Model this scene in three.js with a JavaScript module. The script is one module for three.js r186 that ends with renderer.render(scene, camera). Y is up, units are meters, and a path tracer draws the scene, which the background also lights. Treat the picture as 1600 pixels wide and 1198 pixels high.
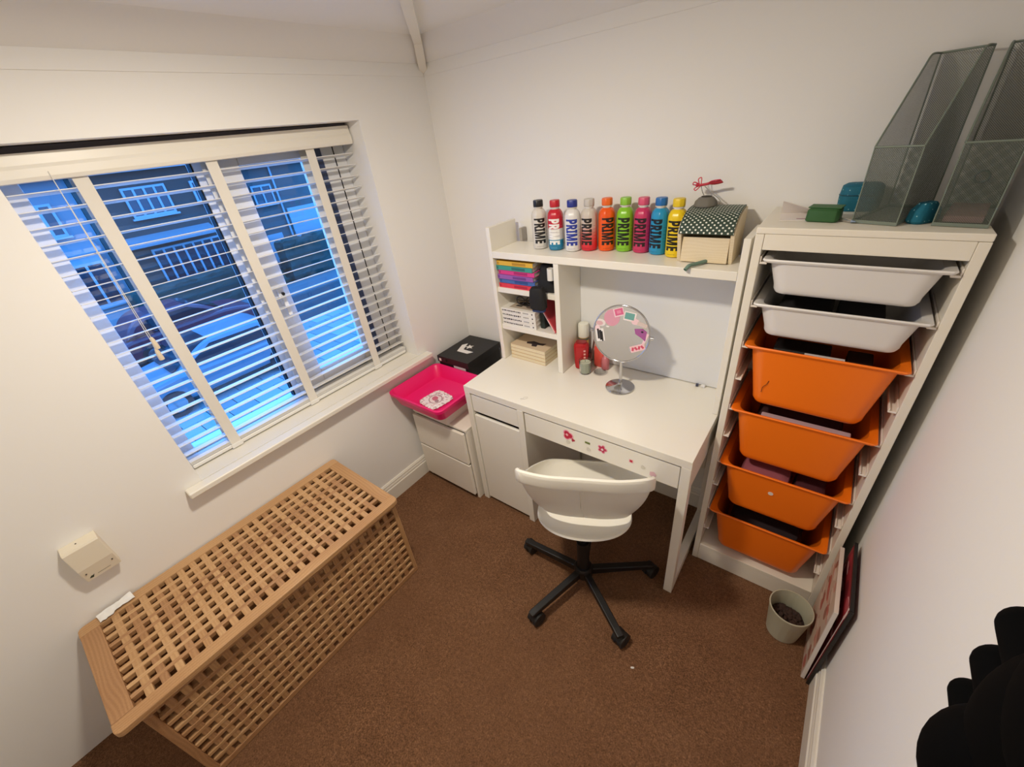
import * as THREE from 'three';
import { RoundedBoxGeometry } from 'three/addons/geometries/RoundedBoxGeometry.js';
import { mergeGeometries, mergeVertices, toCreasedNormals } from 'three/addons/utils/BufferGeometryUtils.js';
import { RectAreaLightUniformsLib } from 'three/addons/lights/RectAreaLightUniformsLib.js';
import { ImprovedNoise } from 'three/addons/math/ImprovedNoise.js';

// ------------------------------------------------------------------ camera, sky, exposure
const W = 1600, H = 1198;
const scene = new THREE.Scene();
const renderer = new THREE.WebGLRenderer({ antialias: true });
renderer.toneMapping = THREE.LinearToneMapping;
renderer.toneMappingExposure = 1.0;
renderer.shadowMap.enabled = true;
const camera = new THREE.PerspectiveCamera(86.30, W / H, 0.02, 200);
camera.position.set(1.7219, 1.7491, 1.6573);
camera.rotation.set(-0.54911, 0.70847, -0.12310, 'YXZ');
scene.background = new THREE.Color().setRGB(0.40, 1.95, 6.1);        // dusk sky
RectAreaLightUniformsLib.init();
const LAMP = new THREE.Vector3(0.90, 2.12, 1.23);
const LAMP_COLOR = new THREE.Color().setRGB(1.0, 0.90, 0.75);
const LAMP_POWER = 425, LAMP_SIZE = 0.12;

// ------------------------------------------------------------------ helpers
let seed = 7;
const rnd = () => { seed = (seed * 16807) % 2147483647; return seed / 2147483647; };
const used = new Map();
function numbered(n) { const k = used.get(n) || 0; used.set(n, k + 1); return k ? `${n}_${String(k).padStart(3, '0')}` : n; }
function shadow(o) { o.traverse((c) => { if (c.isMesh) { c.castShadow = true; c.receiveShadow = true; } }); return o; }
function tag(o, label, category, group) { o.userData.label = label; o.userData.category = category; if (group) o.userData.group = group; return o; }
function thing(name, label, category, pos = [0, 0, 0], turn = 0, group) {
  const o = new THREE.Group(); o.name = numbered(name); o.position.set(...pos); o.rotation.y = turn; scene.add(o);
  return tag(o, label, category, group);
}
function part(name, geo, mat, parent, pos, rot) {
  const m = new THREE.Mesh(geo, mat); m.name = parent ? name : numbered(name);
  if (pos) m.position.set(...pos); if (rot) m.rotation.set(...rot);
  m.castShadow = m.receiveShadow = true; (parent || scene).add(m); return m;
}
function struct(name, geo, mat, parent, pos, rot) { const m = part(name, geo, mat, parent, pos, rot); if (!parent) m.userData.kind = 'structure'; return m; }
function sgroup(name) { const o = new THREE.Group(); o.name = numbered(name); o.userData.kind = 'structure'; scene.add(o); return o; }
// uv in metres from the dominant normal, shifted so pieces do not repeat
function uvm(g, shift = 0, along) {
  if (g.index) g = g.toNonIndexed();
  if (!g.attributes.normal) g.computeVertexNormals();
  const p = g.attributes.position, n = g.attributes.normal, uv = new Float32Array(p.count * 2);
  for (let i = 0; i < p.count; i += 3) {
    const a = [0, 0, 0];
    for (let k = 0; k < 3; k++) { a[0] += n.getX(i + k); a[1] += n.getY(i + k); a[2] += n.getZ(i + k); }
    const ax = Math.abs(a[0]) > Math.abs(a[1]) ? (Math.abs(a[0]) > Math.abs(a[2]) ? 0 : 2) : (Math.abs(a[1]) > Math.abs(a[2]) ? 1 : 2);
    for (let k = 0; k < 3; k++) {
      const x = p.getX(i + k), y = p.getY(i + k), z = p.getZ(i + k);
      let u, v;
      if (along === 'z') { u = ax === 2 ? x : z; v = ax === 0 ? y : ax === 1 ? x : y; }
      else if (along === 'x') { u = ax === 0 ? z : x; v = ax === 1 ? z : y; }
      else if (along === 'y') { u = ax === 1 ? x : y; v = ax === 0 ? z : ax === 1 ? z : x; }
      else { u = ax === 0 ? z : x; v = ax === 1 ? z : y; }
      uv[(i + k) * 2] = u + shift; uv[(i + k) * 2 + 1] = v + shift * 0.7;
    }
  }
  g.setAttribute('uv', new THREE.BufferAttribute(uv, 2)); return g;
}
function box(x0, x1, y0, y1, z0, z1, r = 0.002, seg = 1) {   // a chamfered box between two corners
  const w = x1 - x0, h = y1 - y0, d = z1 - z0;
  const g = r > 0 ? new RoundedBoxGeometry(w, h, d, seg, Math.min(r, w / 2.1, h / 2.1, d / 2.1)) : new THREE.BoxGeometry(w, h, d);
  return uvm(g.translate((x0 + x1) / 2, (y0 + y1) / 2, (z0 + z1) / 2));
}
const cyl = (r0, r1, h, n = 24) => new THREE.CylinderGeometry(r0, r1, h, n);
function merge(list) { return mergeGeometries(list.map((g) => { const k = g.index ? g.toNonIndexed() : g; for (const a of Object.keys(k.attributes)) if (!['position', 'normal', 'uv'].includes(a)) k.deleteAttribute(a); return k; })); }
const bar = (a, b, r, n = 8) => new THREE.TubeGeometry(new THREE.LineCurve3(new THREE.Vector3(...a), new THREE.Vector3(...b)), 1, r, n);
const tube = (pts, r, seg = 40, n = 8) => new THREE.TubeGeometry(new THREE.CatmullRomCurve3(pts.map((p) => new THREE.Vector3(...p))), seg, r, n);
function lathe(pts, n = 32) {
  const g = new THREE.LatheGeometry(pts.map((p) => new THREE.Vector2(p[0], p[1])), n);
  const p = g.attributes.position, uv = g.attributes.uv; let lo = 1e9, hi = -1e9;
  for (let i = 0; i < p.count; i++) { lo = Math.min(lo, p.getY(i)); hi = Math.max(hi, p.getY(i)); }
  for (let i = 0; i < p.count; i++) uv.setY(i, (p.getY(i) - lo) / (hi - lo));
  return toCreasedNormals(g, 0.6);
}
function shapeFrom(pts) { const s = new THREE.Shape(); pts.forEach(([x, y], i) => (i ? s.lineTo(x, y) : s.moveTo(x, y))); return s; }
function prism(pts, depth, bevel = 0, curve = 8) {   // outline in x,y pushed along +z
  return new THREE.ExtrudeGeometry(pts instanceof THREE.Shape ? pts : shapeFrom(pts), { depth: depth - 2 * bevel, bevelEnabled: bevel > 0, bevelThickness: bevel, bevelSize: bevel, bevelOffset: -bevel, bevelSegments: 2, curveSegments: curve }).translate(0, 0, bevel);
}
// rounded-rectangle rings, joined and capped
function loft(rings, n = 10) {
  const P = [], I = [], N = 4 * n;
  for (const [y, hx, hz, r] of rings)
    for (let c = 0; c < 4; c++) for (let k = 0; k < n; k++) {
      const a = (c + k / (n - 1)) * Math.PI / 2, sx = c === 0 || c === 3 ? 1 : -1, sz = c < 2 ? 1 : -1;
      P.push(sx * (hx - r) + r * Math.cos(a), y, sz * (hz - r) + r * Math.sin(a));
    }
  for (let j = 0; j + 1 < rings.length; j++) for (let k = 0; k < N; k++) {
    const a = j * N + k, b = j * N + (k + 1) % N, c = a + N, d = b + N; I.push(a, c, b, b, c, d);
  }
  for (const [j, flip] of [[0, 0], [rings.length - 1, 1]]) {
    const m = P.length / 3; P.push(0, rings[j][0], 0);
    for (let k = 0; k < N; k++) { const a = j * N + k, b = j * N + (k + 1) % N; flip ? I.push(m, b, a) : I.push(m, a, b); }
  }
  const g = new THREE.BufferGeometry(); g.setAttribute('position', new THREE.Float32BufferAttribute(P, 3)); g.setIndex(I);
  return uvm(toCreasedNormals(g, 0.7));
}
// a curved sheet with real thickness: fn(u, v) -> Vector3, u and v in 0..1
function sheet(fn, nu, nv, t) {
  const pos = [], I = [], at = (i, j) => fn(i / nu, j / nv), nor = [];
  const e = 1e-3;
  for (let j = 0; j <= nv; j++) for (let i = 0; i <= nu; i++) {
    const u = i / nu, v = j / nv, u0 = Math.max(0, u - e), u1 = Math.min(1, u + e), v0 = Math.max(0, v - e), v1 = Math.min(1, v + e);
    const du = fn(u1, v).sub(fn(u0, v)), dv = fn(u, v1).sub(fn(u, v0)); nor.push(du.cross(dv).normalize());
  }
  for (const s of [-0.5, 0.5]) for (let j = 0; j <= nv; j++) for (let i = 0; i <= nu; i++) {
    const q = at(i, j).addScaledVector(nor[j * (nu + 1) + i], s * t); pos.push(q.x, q.y, q.z);
  }
  const K = (nu + 1) * (nv + 1), id = (i, j) => j * (nu + 1) + i;
  for (let j = 0; j < nv; j++) for (let i = 0; i < nu; i++) {
    const a = id(i, j), b = id(i + 1, j), c = id(i, j + 1), d = id(i + 1, j + 1);
    I.push(a, c, b, b, c, d, a + K, b + K, c + K, b + K, d + K, c + K);
  }
  for (let i = 0; i < nu; i++) for (const [j, f] of [[0, 0], [nv, 1]]) { const a = id(i, j), b = id(i + 1, j); f ? I.push(a, a + K, b, b, a + K, b + K) : I.push(a, b, a + K, b, b + K, a + K); }
  for (let j = 0; j < nv; j++) for (const [i, f] of [[0, 1], [nu, 0]]) { const a = id(i, j), b = id(i, j + 1); f ? I.push(a, a + K, b, b, a + K, b + K) : I.push(a, b, a + K, b, b + K, a + K); }
  const g = new THREE.BufferGeometry(); g.setAttribute('position', new THREE.Float32BufferAttribute(pos, 3)); g.setIndex(I);
  return uvm(toCreasedNormals(g, 0.6));
}

// ------------------------------------------------------------------ textures and materials
const noise = new ImprovedNoise();
function tnoise(x, y, f, s) {  // tiles over 0..1
  const a = noise.noise(x * f, y * f, s), b = noise.noise((x - 1) * f, y * f, s), c = noise.noise(x * f, (y - 1) * f, s), d = noise.noise((x - 1) * f, (y - 1) * f, s);
  return (a * (1 - x) + b * x) * (1 - y) + (c * (1 - x) + d * x) * y;
}
function dataTex(n, fn, srgb = true) {
  const a = new Uint8Array(n * n * 4);
  for (let j = 0; j < n; j++) for (let i = 0; i < n; i++) { const c = fn(i / n, j / n, i, j), k = (j * n + i) * 4; for (let q = 0; q < 3; q++) a[k + q] = Math.max(0, Math.min(255, c.length ? c[q] : c)); a[k + 3] = 255; }
  const t = new THREE.DataTexture(a, n, n); t.wrapS = t.wrapT = THREE.RepeatWrapping; t.magFilter = THREE.LinearFilter; t.minFilter = THREE.LinearMipmapLinearFilter; t.generateMipmaps = true;
  if (srgb) t.colorSpace = THREE.SRGBColorSpace; t.needsUpdate = true; return t;
}
function rep(t, m, k = m) { t.repeat.set(1 / m, 1 / k); return t; }
function canvasTex(w, h, draw) {
  const c = document.createElement('canvas'); c.width = w; c.height = h; draw(c.getContext('2d'), w, h);
  const t = new THREE.CanvasTexture(c); t.colorSpace = THREE.SRGBColorSpace; t.anisotropy = 4; return t;
}
const std = (color, roughness = 0.5, o = {}) => new THREE.MeshStandardMaterial({ color, roughness, ...o });
const phys = (color, roughness = 0.5, o = {}) => new THREE.MeshPhysicalMaterial({ color, roughness, ...o });

const plasterBump = rep(dataTex(256, (x, y) => 128 + 60 * tnoise(x, y, 40, 1) + 40 * tnoise(x, y, 90, 2), false), 0.5);
const carpetMap = rep(dataTex(1024, (x, y) => {
  const f = (rnd() - 0.5) * 52 + 44 * tnoise(x, y, 160, 5) + 24 * tnoise(x, y, 60, 6), b = 9 * tnoise(x, y, 9, 3) + 8 * tnoise(x, y, 4, 4);
  return [122 + f + b, 85 + f * 0.8 + b * 0.9, 57 + f * 0.66 + b * 0.8];
}), 0.8);
const carpetBump = rep(dataTex(1024, () => 60 + rnd() * 190, false), 0.8);
function woodTex(base, dark, s) {
  return dataTex(512, (x, y) => {
    const w = y + 0.03 * tnoise(x, y, 3, s), g = 0.5 + 0.5 * Math.sin((w * 22 + 1.6 * tnoise(x, y, 4, s + 3)) * 6.283), f = tnoise((x * 3) % 1, y, 60, s + 5), k = Math.max(0, Math.min(1, 0.3 * g + 0.35 * f + 0.25 + 0.5 * tnoise(x, y, 3, s + 9)));
    return base.map((c, i) => c + (dark[i] - c) * k);
  });
}
const woodA = rep(woodTex([206, 165, 118], [168, 122, 80], 11), 0.7, 0.22), woodB = rep(woodTex([192, 148, 104], [150, 106, 70], 21), 0.7, 0.22), woodC = rep(woodTex([212, 172, 126], [178, 134, 90], 31), 0.7, 0.22);
const M = {
  wall: std(0xf4f2ee, 0.85, { bumpMap: plasterBump, bumpScale: 0.0004 }),
  ceiling: std(0xf3f1ed, 0.9, { bumpMap: plasterBump, bumpScale: 0.0004 }),
  gloss: std(0xefeade, 0.35),
  upvc: std(0xeeeef0, 0.3),
  slat: std(0xf0eeea, 0.4),
  tape: std(0xe9e4da, 0.9),
  carpet: std(0xffffff, 1.0, { map: carpetMap, bumpMap: carpetBump, bumpScale: 0.003 }),
  desk: std(0xf1ece0, 0.32),
  deskIn: std(0xeae4d8, 0.5),
  chest: std(0xf1eadd, 0.4),
  trofast: std(0xefe8d9, 0.45),
  rail: std(0xefe6da, 0.4),
  chair: std(0xf2eee2, 0.3),
  black: std(0x121112, 0.45),
  blackSoft: std(0x161517, 0.8),
  rubber: std(0x1c1b1b, 0.6),
  orange: phys(0xff7c14, 0.38),
  whiteBin: phys(0xe6e2de, 0.4),
  woods: [std(0xffffff, 0.5, { map: woodA }), std(0xffffff, 0.5, { map: woodB }), std(0xffffff, 0.5, { map: woodC })],
  chrome: std(0xc9c9cc, 0.12, { metalness: 1 }),
  mirror: std(0xe4e6e6, 0.04, { metalness: 1 }),
  glass: phys(0xffffff, 0.0, { transmission: 1, thickness: 0, ior: 1.5 }),
  pink: phys(0xf21a72, 0.4),
  paper: std(0xf3efe6, 0.8),
  ply: std(0xe7d6b4, 0.6, { map: rep(woodTex([236, 220, 190], [218, 198, 160], 41), 0.4, 0.2) }),
};
M.ply.color.set(0xffffff);

// ------------------------------------------------------------------ the room
const RX = 2.03, RZ = 2.42, WT = 0.26, WY0 = 0.72, WY1 = 1.856, WZ0 = 0.415, WZ1 = 1.528, RAIL = 2.050, CEIL = 2.135;
struct('floor', box(-WT, RX + 0.1, -0.12, 0, -0.1, RZ + 0.1, 0), M.carpet);
struct('wall_left', merge([
  box(-WT, 0, 0, WY0, -0.1, RZ + 0.1, 0), box(-WT, 0, WY1, 2.4, -0.1, RZ + 0.1, 0),
  box(-WT, 0, WY0, WY1, -0.1, WZ0, 0), box(-WT, 0, WY0, WY1, WZ1, RZ + 0.1, 0)]), M.wall);
struct('wall_back', box(0, RX, 0, 2.4, -0.1, 0, 0), M.wall);
struct('wall_right', box(RX, RX + 0.1, 0, 2.4, -0.1, RZ + 0.1, 0), M.wall);
struct('wall_front', box(0, RX, 0, 2.4, RZ, RZ + 0.1, 0), M.wall);
{ // flat ceiling with a sloping cove down to the wall band
  const c = CEIL - RAIL, ring = [];
  const cove = (pts, len) => prism(pts, len);
  ring.push(box(0, RX, CEIL, 2.4, 0, RZ, 0));
  const tri = [[0, RAIL], [c, CEIL + 0.001], [0, CEIL + 0.001]];
  ring.push(uvm(cove(tri, RZ)));
  ring.push(uvm(cove([[RX, RAIL], [RX, CEIL + 0.001], [RX - c, CEIL + 0.001]], RZ)));
  ring.push(uvm(cove(tri, RX).rotateY(-Math.PI / 2).translate(RX, 0, 0)));
  ring.push(uvm(cove(tri, RX).rotateY(Math.PI / 2).translate(0, 0, RZ)));
  struct('ceiling', merge(ring), M.ceiling);
}
// plaster band under the cove and the bead that covers the mitre in the corner
struct('trim_1', box(0, 0.003, 2.006, RAIL + 0.002, 0.006, RZ, 0.001), M.wall);
struct('trim_2', box(0, RX, 2.006, RAIL + 0.002, 0, 0.003, 0.001), M.wall);
struct('trim_3', box(RX - 0.006, RX, 2.006, RAIL + 0.002, 0.006, RZ, 0.001), M.wall);
{
  const c = CEIL - RAIL, w = 0.036, t = 0.05, g = [];
  const dir = new THREE.Vector3(c, c, c).normalize(), L1 = c * Math.sqrt(3) + 0.012;
  const b1 = new THREE.BoxGeometry(w, t, L1 + 0.02);
  const q = new THREE.Matrix4().lookAt(new THREE.Vector3(), dir, new THREE.Vector3(0, 1, 0));
  b1.applyMatrix4(q).translate(dir.x * L1 / 2, RAIL - 0.006 + dir.y * L1 / 2, dir.z * L1 / 2); g.push(b1);
  const b2 = new THREE.BoxGeometry(w, t, 0.9); b2.rotateY(Math.PI / 4).translate(c + 0.31, CEIL - 0.006, c + 0.31); g.push(b2);
  struct('trim_4', uvm(merge(g)), M.gloss);
}
// skirting boards: a board with a stepped moulding on top
function skirt(name, len, pos, turn) {
  const pr = [[0, 0], [0.018, 0], [0.018, 0.085], [0.014, 0.09], [0.014, 0.1], [0.011, 0.108], [0.011, 0.116], [0.005, 0.125], [0, 0.125]];
  struct(name, uvm(prism(pr, len)), M.gloss, null, pos, [0, turn, 0]);
}
skirt('baseboard_left', 1.99, [0, 0, 0], 0);
skirt('baseboard_back', RX, [RX, 0, 0], -Math.PI / 2);
{ const m = uvm(prism([[0, 0], [-0.018, 0], [-0.018, 0.085], [-0.014, 0.09], [-0.014, 0.1], [-0.011, 0.108], [-0.011, 0.116], [-0.005, 0.125], [0, 0.125]].reverse(), RZ)); struct('baseboard_right', m, M.gloss, null, [RX, 0, 0]); }

// window: frame, sashes, panes, sill
{
  const w = sgroup('window_1'), xa = -0.225, xb = -0.165;
  const f = (z0, z1, y0, y1, n = 'window_frame', a = xa, b = xb) => part(n, box(a, b, y0, y1, z0, z1, 0.004), M.upvc, w);
  f(1.475, WZ1, WY0, WY1); f(WZ0, 0.5295, WY0, WY1); f(0.96, 1.035, 0.79, 1.80); f(0.5298, 1.475, WY0, 0.79); f(0.5298, 1.475, 1.80, WY1);
  f(0.885, 0.958, 0.792, 1.798, 'sash', -0.215, -0.15); f(0.565, 0.612, 0.792, 1.798, 'sash', -0.215, -0.15);
  f(0.612, 0.885, 0.792, 0.865, 'sash', -0.215, -0.15); f(0.612, 0.885, 1.745, 1.798, 'sash', -0.215, -0.15);
  const gm = std(0x15161a, 0.7);
  part('gasket', box(-0.20, -0.165, 0.79, 1.80, 0.530, 0.5645, 0.001), std(0x3a4a72, 0.4), w);
  part('gasket', box(-0.175, -0.1635, 0.76, 1.82, 0.468, 0.473, 0.0005), gm, w);
  part('gasket', box(-0.20, -0.164, 0.79, 1.80, 1.0355, 1.041, 0.001), gm, w);
  part('glass_pane', new THREE.PlaneGeometry(0.44, 1.02).rotateY(Math.PI / 2), M.glass, w, [-0.185, 1.295, 1.255]);
  part('glass_pane', new THREE.PlaneGeometry(0.273, 0.88).rotateY(Math.PI / 2), M.glass, w, [-0.18, 1.305, 0.7485]);
  const h = part('window_handle', merge([new RoundedBoxGeometry(0.014, 0.07, 0.03, 2, 0.005), new RoundedBoxGeometry(0.010, 0.10, 0.018, 2, 0.004).translate(0.012, -0.035, 0), cyl(0.009, 0.009, 0.016, 14).rotateZ(Math.PI / 2).translate(0.006, 0, 0)]), M.upvc, w, [-0.143, 1.25, 0.925]);
  part('lock_button', cyl(0.007, 0.007, 0.008, 14).rotateZ(Math.PI / 2), M.black, h, [0.016, 0.012, 0]);
  part('window_sill', merge([box(-0.165, 0.0005, 0.7205, 0.7447, WZ0 + 0.0005, WZ1 - 0.0005, 0), box(0.0005, 0.05, 0.72, 0.745, 0.352, 1.588, 0.006, 3)]), M.gloss, w);
}

// ------------------------------------------------------------------ venetian blind
{
  const b = thing('venetian_blind', 'white wooden slatted window blind with wide cloth tapes hanging in the window recess', 'blind', [-0.115, 0, 0.98]);
  const z0 = 0.425 - 0.98, z1 = 1.520 - 0.98, ln = z1 - z0;
  part('headrail', box(-0.03, 0.028, 1.80, 1.8545, z0, z1, 0.002), std(0x35313a, 0.6), b);
  const vp = [[0.034, 1.77], [0.040, 1.772], [0.043, 1.782], [0.042, 1.803], [0.038, 1.812], [0.036, 1.84], [0.031, 1.84], [0.031, 1.77]];
  part('valance', uvm(prism(vp, ln + 0.006).translate(0, 0, z0 - 0.003)), M.gloss, b, [0, 0.001, -0.0126], [0.007, 0, 0]);
  const sl = box(-0.025, 0.025, -0.0014, 0.0014, z0, z1, 0.001);
  for (let i = 0; i < 22; i++) part('slat', sl, M.slat, b, [0, 0.812 + i * 0.0441, 0], [0, 0, 0.18 + 0.012 * Math.sin(i * 7)]);
  part('bottom_rail', box(-0.026, 0.026, 0.750, 0.767, z0, z1, 0.005, 3), M.slat, b);
  part('slat', sl, M.slat, b, [0, 0.7715, 0]); part('slat', sl, M.slat, b, [0, 0.7765, 0]); part('slat', sl, M.slat, b, [0, 0.7815, 0]);
  for (const z of [1.353, 0.996, 0.622]) {
    const t = part('tape', box(0.0265, 0.0275, 0.754, 1.80, z - 0.019 - 0.98, z + 0.019 - 0.98, 0), M.tape, b);
    part('tape_clip', box(0.0265, 0.031, 0.748, 0.767, z - 0.022 - 0.98, z + 0.022 - 0.98, 0.0015), M.slat, t);
    part('tape', box(-0.0275, -0.0265, 0.754, 1.80, z - 0.019 - 0.98, z + 0.019 - 0.98, 0), M.tape, b);
  }
  const tasselGeo = lathe([[0.0005, 0], [0.008, 0], [0.0085, 0.006], [0.007, 0.03], [0.004, 0.042], [0.0005, 0.044]], 14), tasselMat = std(0xead9bd, 0.5);
  for (const [z, y] of [[1.415, 1.285], [1.421, 1.245]]) {
    part('lift_cord', bar([0.047, y, z - 0.98], [0.045, 1.79, 1.413 - 0.98], 0.0011, 5), M.tape, b);
    part('tassel', tasselGeo, tasselMat, b, [0.047, y - 0.044, z - 0.98]);
  }
}

// ------------------------------------------------------------------ slatted storage bench under the window
{
  const b = thing('storage_bench', 'long oiled wooden storage box with lattice lid and lattice front under the window', 'storage box', [0.25, 0, 1.545]);
  const X = (x) => x - 0.25, Z = (z) => z - 1.545, wd = (i) => M.woods[i % 3];
  const wb = (x0, x1, y0, y1, z0, z1, along, r = 0.003) => uvm(box(X(x0), X(x1), y0, y1, Z(z0), Z(z1), r, 2), rnd() * 3, along);
  const rounded = (x0, x1, z0, z1, rs, y0, y1) => { // rail with its outer corners rounded; rs = which side is outer (+1 or -1 in x)
    const s = new THREE.Shape(), R = 0.022, xo = rs > 0 ? x1 : x0, xi = rs > 0 ? x0 : x1, k = rs * R;
    s.moveTo(X(xi), -Z(z0)); s.lineTo(X(xo - k), -Z(z0)); s.quadraticCurveTo(X(xo), -Z(z0), X(xo), -Z(z0 + R)); s.lineTo(X(xo), -Z(z1 - R)); s.quadraticCurveTo(X(xo), -Z(z1), X(xo - k), -Z(z1)); s.lineTo(X(xi), -Z(z1)); s.closePath();
    return uvm(prism(s, y1 - y0, 0.003).rotateX(-Math.PI / 2).translate(0, y0, 0), rnd() * 3, 'z');
  };
  const lid = new THREE.Group(); lid.name = 'lid'; b.add(lid);
  const x0 = 0.008, x1 = 0.502, z0 = 1.058, z1 = 2.032, yt = 0.490, yb = 0.468, hx0 = 0.052, hx1 = 0.459, hz0 = 1.108, hz1 = 1.978;
  part('lid_rail', rounded(x0, hx0, z0, z1, -1, yb, yt), wd(2), lid);
  part('lid_rail', rounded(hx1, x1, z0, z1, 1, yb, yt), wd(0), lid);
  part('lid_board', wb(hx0 + 0.0006, hx1 - 0.0006, yb, yt - 0.0005, z0 + 0.001, hz0, 'x'), wd(0), lid);
  part('lid_board', wb(hx0 + 0.0006, hx1 - 0.0006, yb, yt - 0.0005, hz1, z1 - 0.001, 'x'), wd(1), lid);
  const NX = 10, NZ = 22, px = (hx1 - hx0) / NX, pz = (hz1 - hz0) / NZ;
  for (let i = 1; i < NX; i++) { const x = hx0 + i * px; part('long_slat', wb(x - 0.0078, x + 0.0078, yb + 0.003, yt - 0.0008, hz0, hz1, 'z', 0.0025), wd(i * 2 + (i >> 1)), lid); }
  for (let i = 1; i < NZ; i++) { const z = hz0 + i * pz; part('cross_slat', wb(hx0, hx1, yb + 0.002, yt - 0.0022, z - 0.0108, z + 0.0108, 'x', 0.0025), wd(i + (i >> 2)), lid); }
  // body
  const fx0 = 0.458, fx1 = 0.480, by = 0.463, bz0 = 1.068, bz1 = 1.985, gy0 = 0.028, gy1 = 0.437, gz0 = 1.088, gz1 = 1.962;
  const front = new THREE.Group(); front.name = 'front_panel'; b.add(front);
  part('front_rail', wb(fx0, fx1, gy1, by, bz0, bz1, 'z'), wd(1), front);
  part('front_rail', wb(fx0, fx1, 0.001, gy0, bz0, bz1, 'z'), wd(1), front);
  part('front_stile', wb(fx0, fx1 - 0.0005, gy0, gy1, bz0, gz0, 'y'), wd(0), front);
  part('front_stile', wb(fx0, fx1 - 0.0005, gy0, gy1, gz1, bz1, 'y'), wd(1), front);
  const py = (gy1 - gy0) / NX, qz = (gz1 - gz0) / NZ;
  for (let i = 1; i < NX; i++) { const y = gy0 + i * py; part('long_slat', wb(fx0 + 0.003, fx1 - 0.0008, y - 0.0082, y + 0.0082, gz0, gz1, 'z', 0.0025), wd(i + 1), front); }
  for (let i = 1; i < NZ; i++) { const z = gz0 + i * qz; part('cross_slat', wb(fx0 + 0.002, fx1 - 0.0022, gy0, gy1, z - 0.0108, z + 0.0108, 'y', 0.0025), wd(i + (i >> 1)), front); }
  part('end_panel', wb(0.045, fx0, 0.001, by, bz0, bz0 + 0.02, 'x'), wd(1), b);
  part('end_panel', wb(0.045, fx0, 0.001, by, bz1 - 0.02, bz1, 'x'), wd(1), b);
  part('back_panel', wb(0.024, 0.0445, 0.001, by, bz0, bz1, 'z'), wd(1), b);
  part('bottom_board', wb(0.046, fx0, 0.02, 0.034, bz0 + 0.021, bz1 - 0.021, 'z'), wd(1), b);
}
{ // crumpled paper on the back corner of the bench
  const g = new THREE.PlaneGeometry(0.034, 0.10, 8, 14).rotateX(-Math.PI / 2), p = g.attributes.position;
  for (let i = 0; i < p.count; i++) { const x = p.getX(i), z = p.getZ(i); p.setY(i, 0.004 + 0.010 * Math.abs(noise.noise(x * 40, z * 40, 2)) + 0.22 * Math.max(0, -x) ); p.setX(i, x + 0.008 * noise.noise(z * 60, 3, x * 30)); }
  g.computeVertexNormals(); const g2 = g.clone().translate(0, 0.0008, 0);
  tag(part('paper_scrap', merge([g, g2]), std(0xf4f4f2, 0.7, { side: THREE.DoubleSide }), null, [0.030, 0.4905, 1.925], [0, 0.10, 0]), 'crumpled white paper scrap on the wall-side corner of the wooden storage box', 'paper');
}
// ------------------------------------------------------------------ wall control box
{
  const t = thing('wall_control', 'cream square control box with sloping lower face on the wall above the bench', 'control box', [0.0005, 0.715, 1.881]);
  const prof = [[0, -0.07], [0.036, -0.068], [0.048, -0.012], [0.048, 0.062], [0.044, 0.068], [0, 0.07]];
  part('cover', uvm(prism(prof, 0.09, 0.002).translate(0, 0, -0.045)), std(0xece3cf, 0.45), t);
  const dk = std(0x4a463e, 0.6), sc = cyl(0.0022, 0.0022, 0.003, 10).rotateZ(Math.PI / 2);
  part('screw', sc, dk, t, [0.0440, -0.034, 0.034]); part('screw', sc, dk, t, [0.0440, -0.034, -0.034]);
  part('screw', cyl(0.0022, 0.0022, 0.003, 10), dk, t, [0.02, 0.069, 0.004]);
  const em = new THREE.Shape(); em.moveTo(-0.009, -0.003); em.lineTo(0, -0.006); em.lineTo(0.006, 0.006); em.lineTo(0.002, 0.003); em.lineTo(-0.003, 0.004); em.closePath();
  const s = Math.atan2(0.012, 0.056);
  part('emblem', prism(em, 0.0012).rotateY(Math.PI / 2), std(0x3b4436, 0.6), t, [0.0386, -0.0545, 0.026], [0, 0, -s]);
  part('printed_line', new RoundedBoxGeometry(0.0008, 0.0016, 0.034, 1, 0.0003), std(0x8d8573, 0.6), t, [0.0389, -0.0553, -0.004], [0, 0, -s]);
}

// ------------------------------------------------------------------ two-drawer chest and what stands on it
{
  const c = thing('drawer_chest', 'small cream two-drawer chest in the corner between window and desk', 'chest', [0.24, 0, 0.36]);
  const X = (x) => x - 0.24, Z = (z) => z - 0.36;
  const q = (x0, x1, y0, y1, z0, z1, r = 0.002) => box(X(x0), X(x1), y0, y1, Z(z0), Z(z1), r, 2);
  part('side_panel', q(0.042, 0.058, 0.001, 0.475, 0.17, 0.565), M.chest, c);
  part('side_panel', q(0.428, 0.444, 0.001, 0.475, 0.17, 0.565), M.chest, c);
  part('top_panel', q(0.042, 0.444, 0.4755, 0.49, 0.17, 0.572, 0.003), M.chest, c);
  part('back_panel', q(0.0585, 0.4275, 0.03, 0.475, 0.17, 0.176), M.chest, c);
  part('bottom_panel', q(0.0585, 0.4275, 0.04, 0.055, 0.1765, 0.54), M.chest, c);
  for (const [y0, y1] of [[0.262, 0.466], [0.034, 0.250]]) {
    const d = part('drawer', q(0.042, 0.430, y0, y1, 0.5665, 0.584, 0.003), M.chest, c);
    part('drawer_box', q(0.07, 0.415, y0 + 0.03, y1 - 0.04, 0.2, 0.566), M.deskIn, d);
  }
}
{ const r = part('cardboard_box', loft([[0, 0.128, 0.20, 0.004], [0.086, 0.128, 0.20, 0.004], [0.088, 0.126, 0.198, 0.004]], 3), std(0xf0e2d8, 0.7), null, [0.200, 0.4905, 0.385]);
  tag(r, 'flat pale box on the chest, hidden under the pink tray and shoebox', 'box'); }
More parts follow.
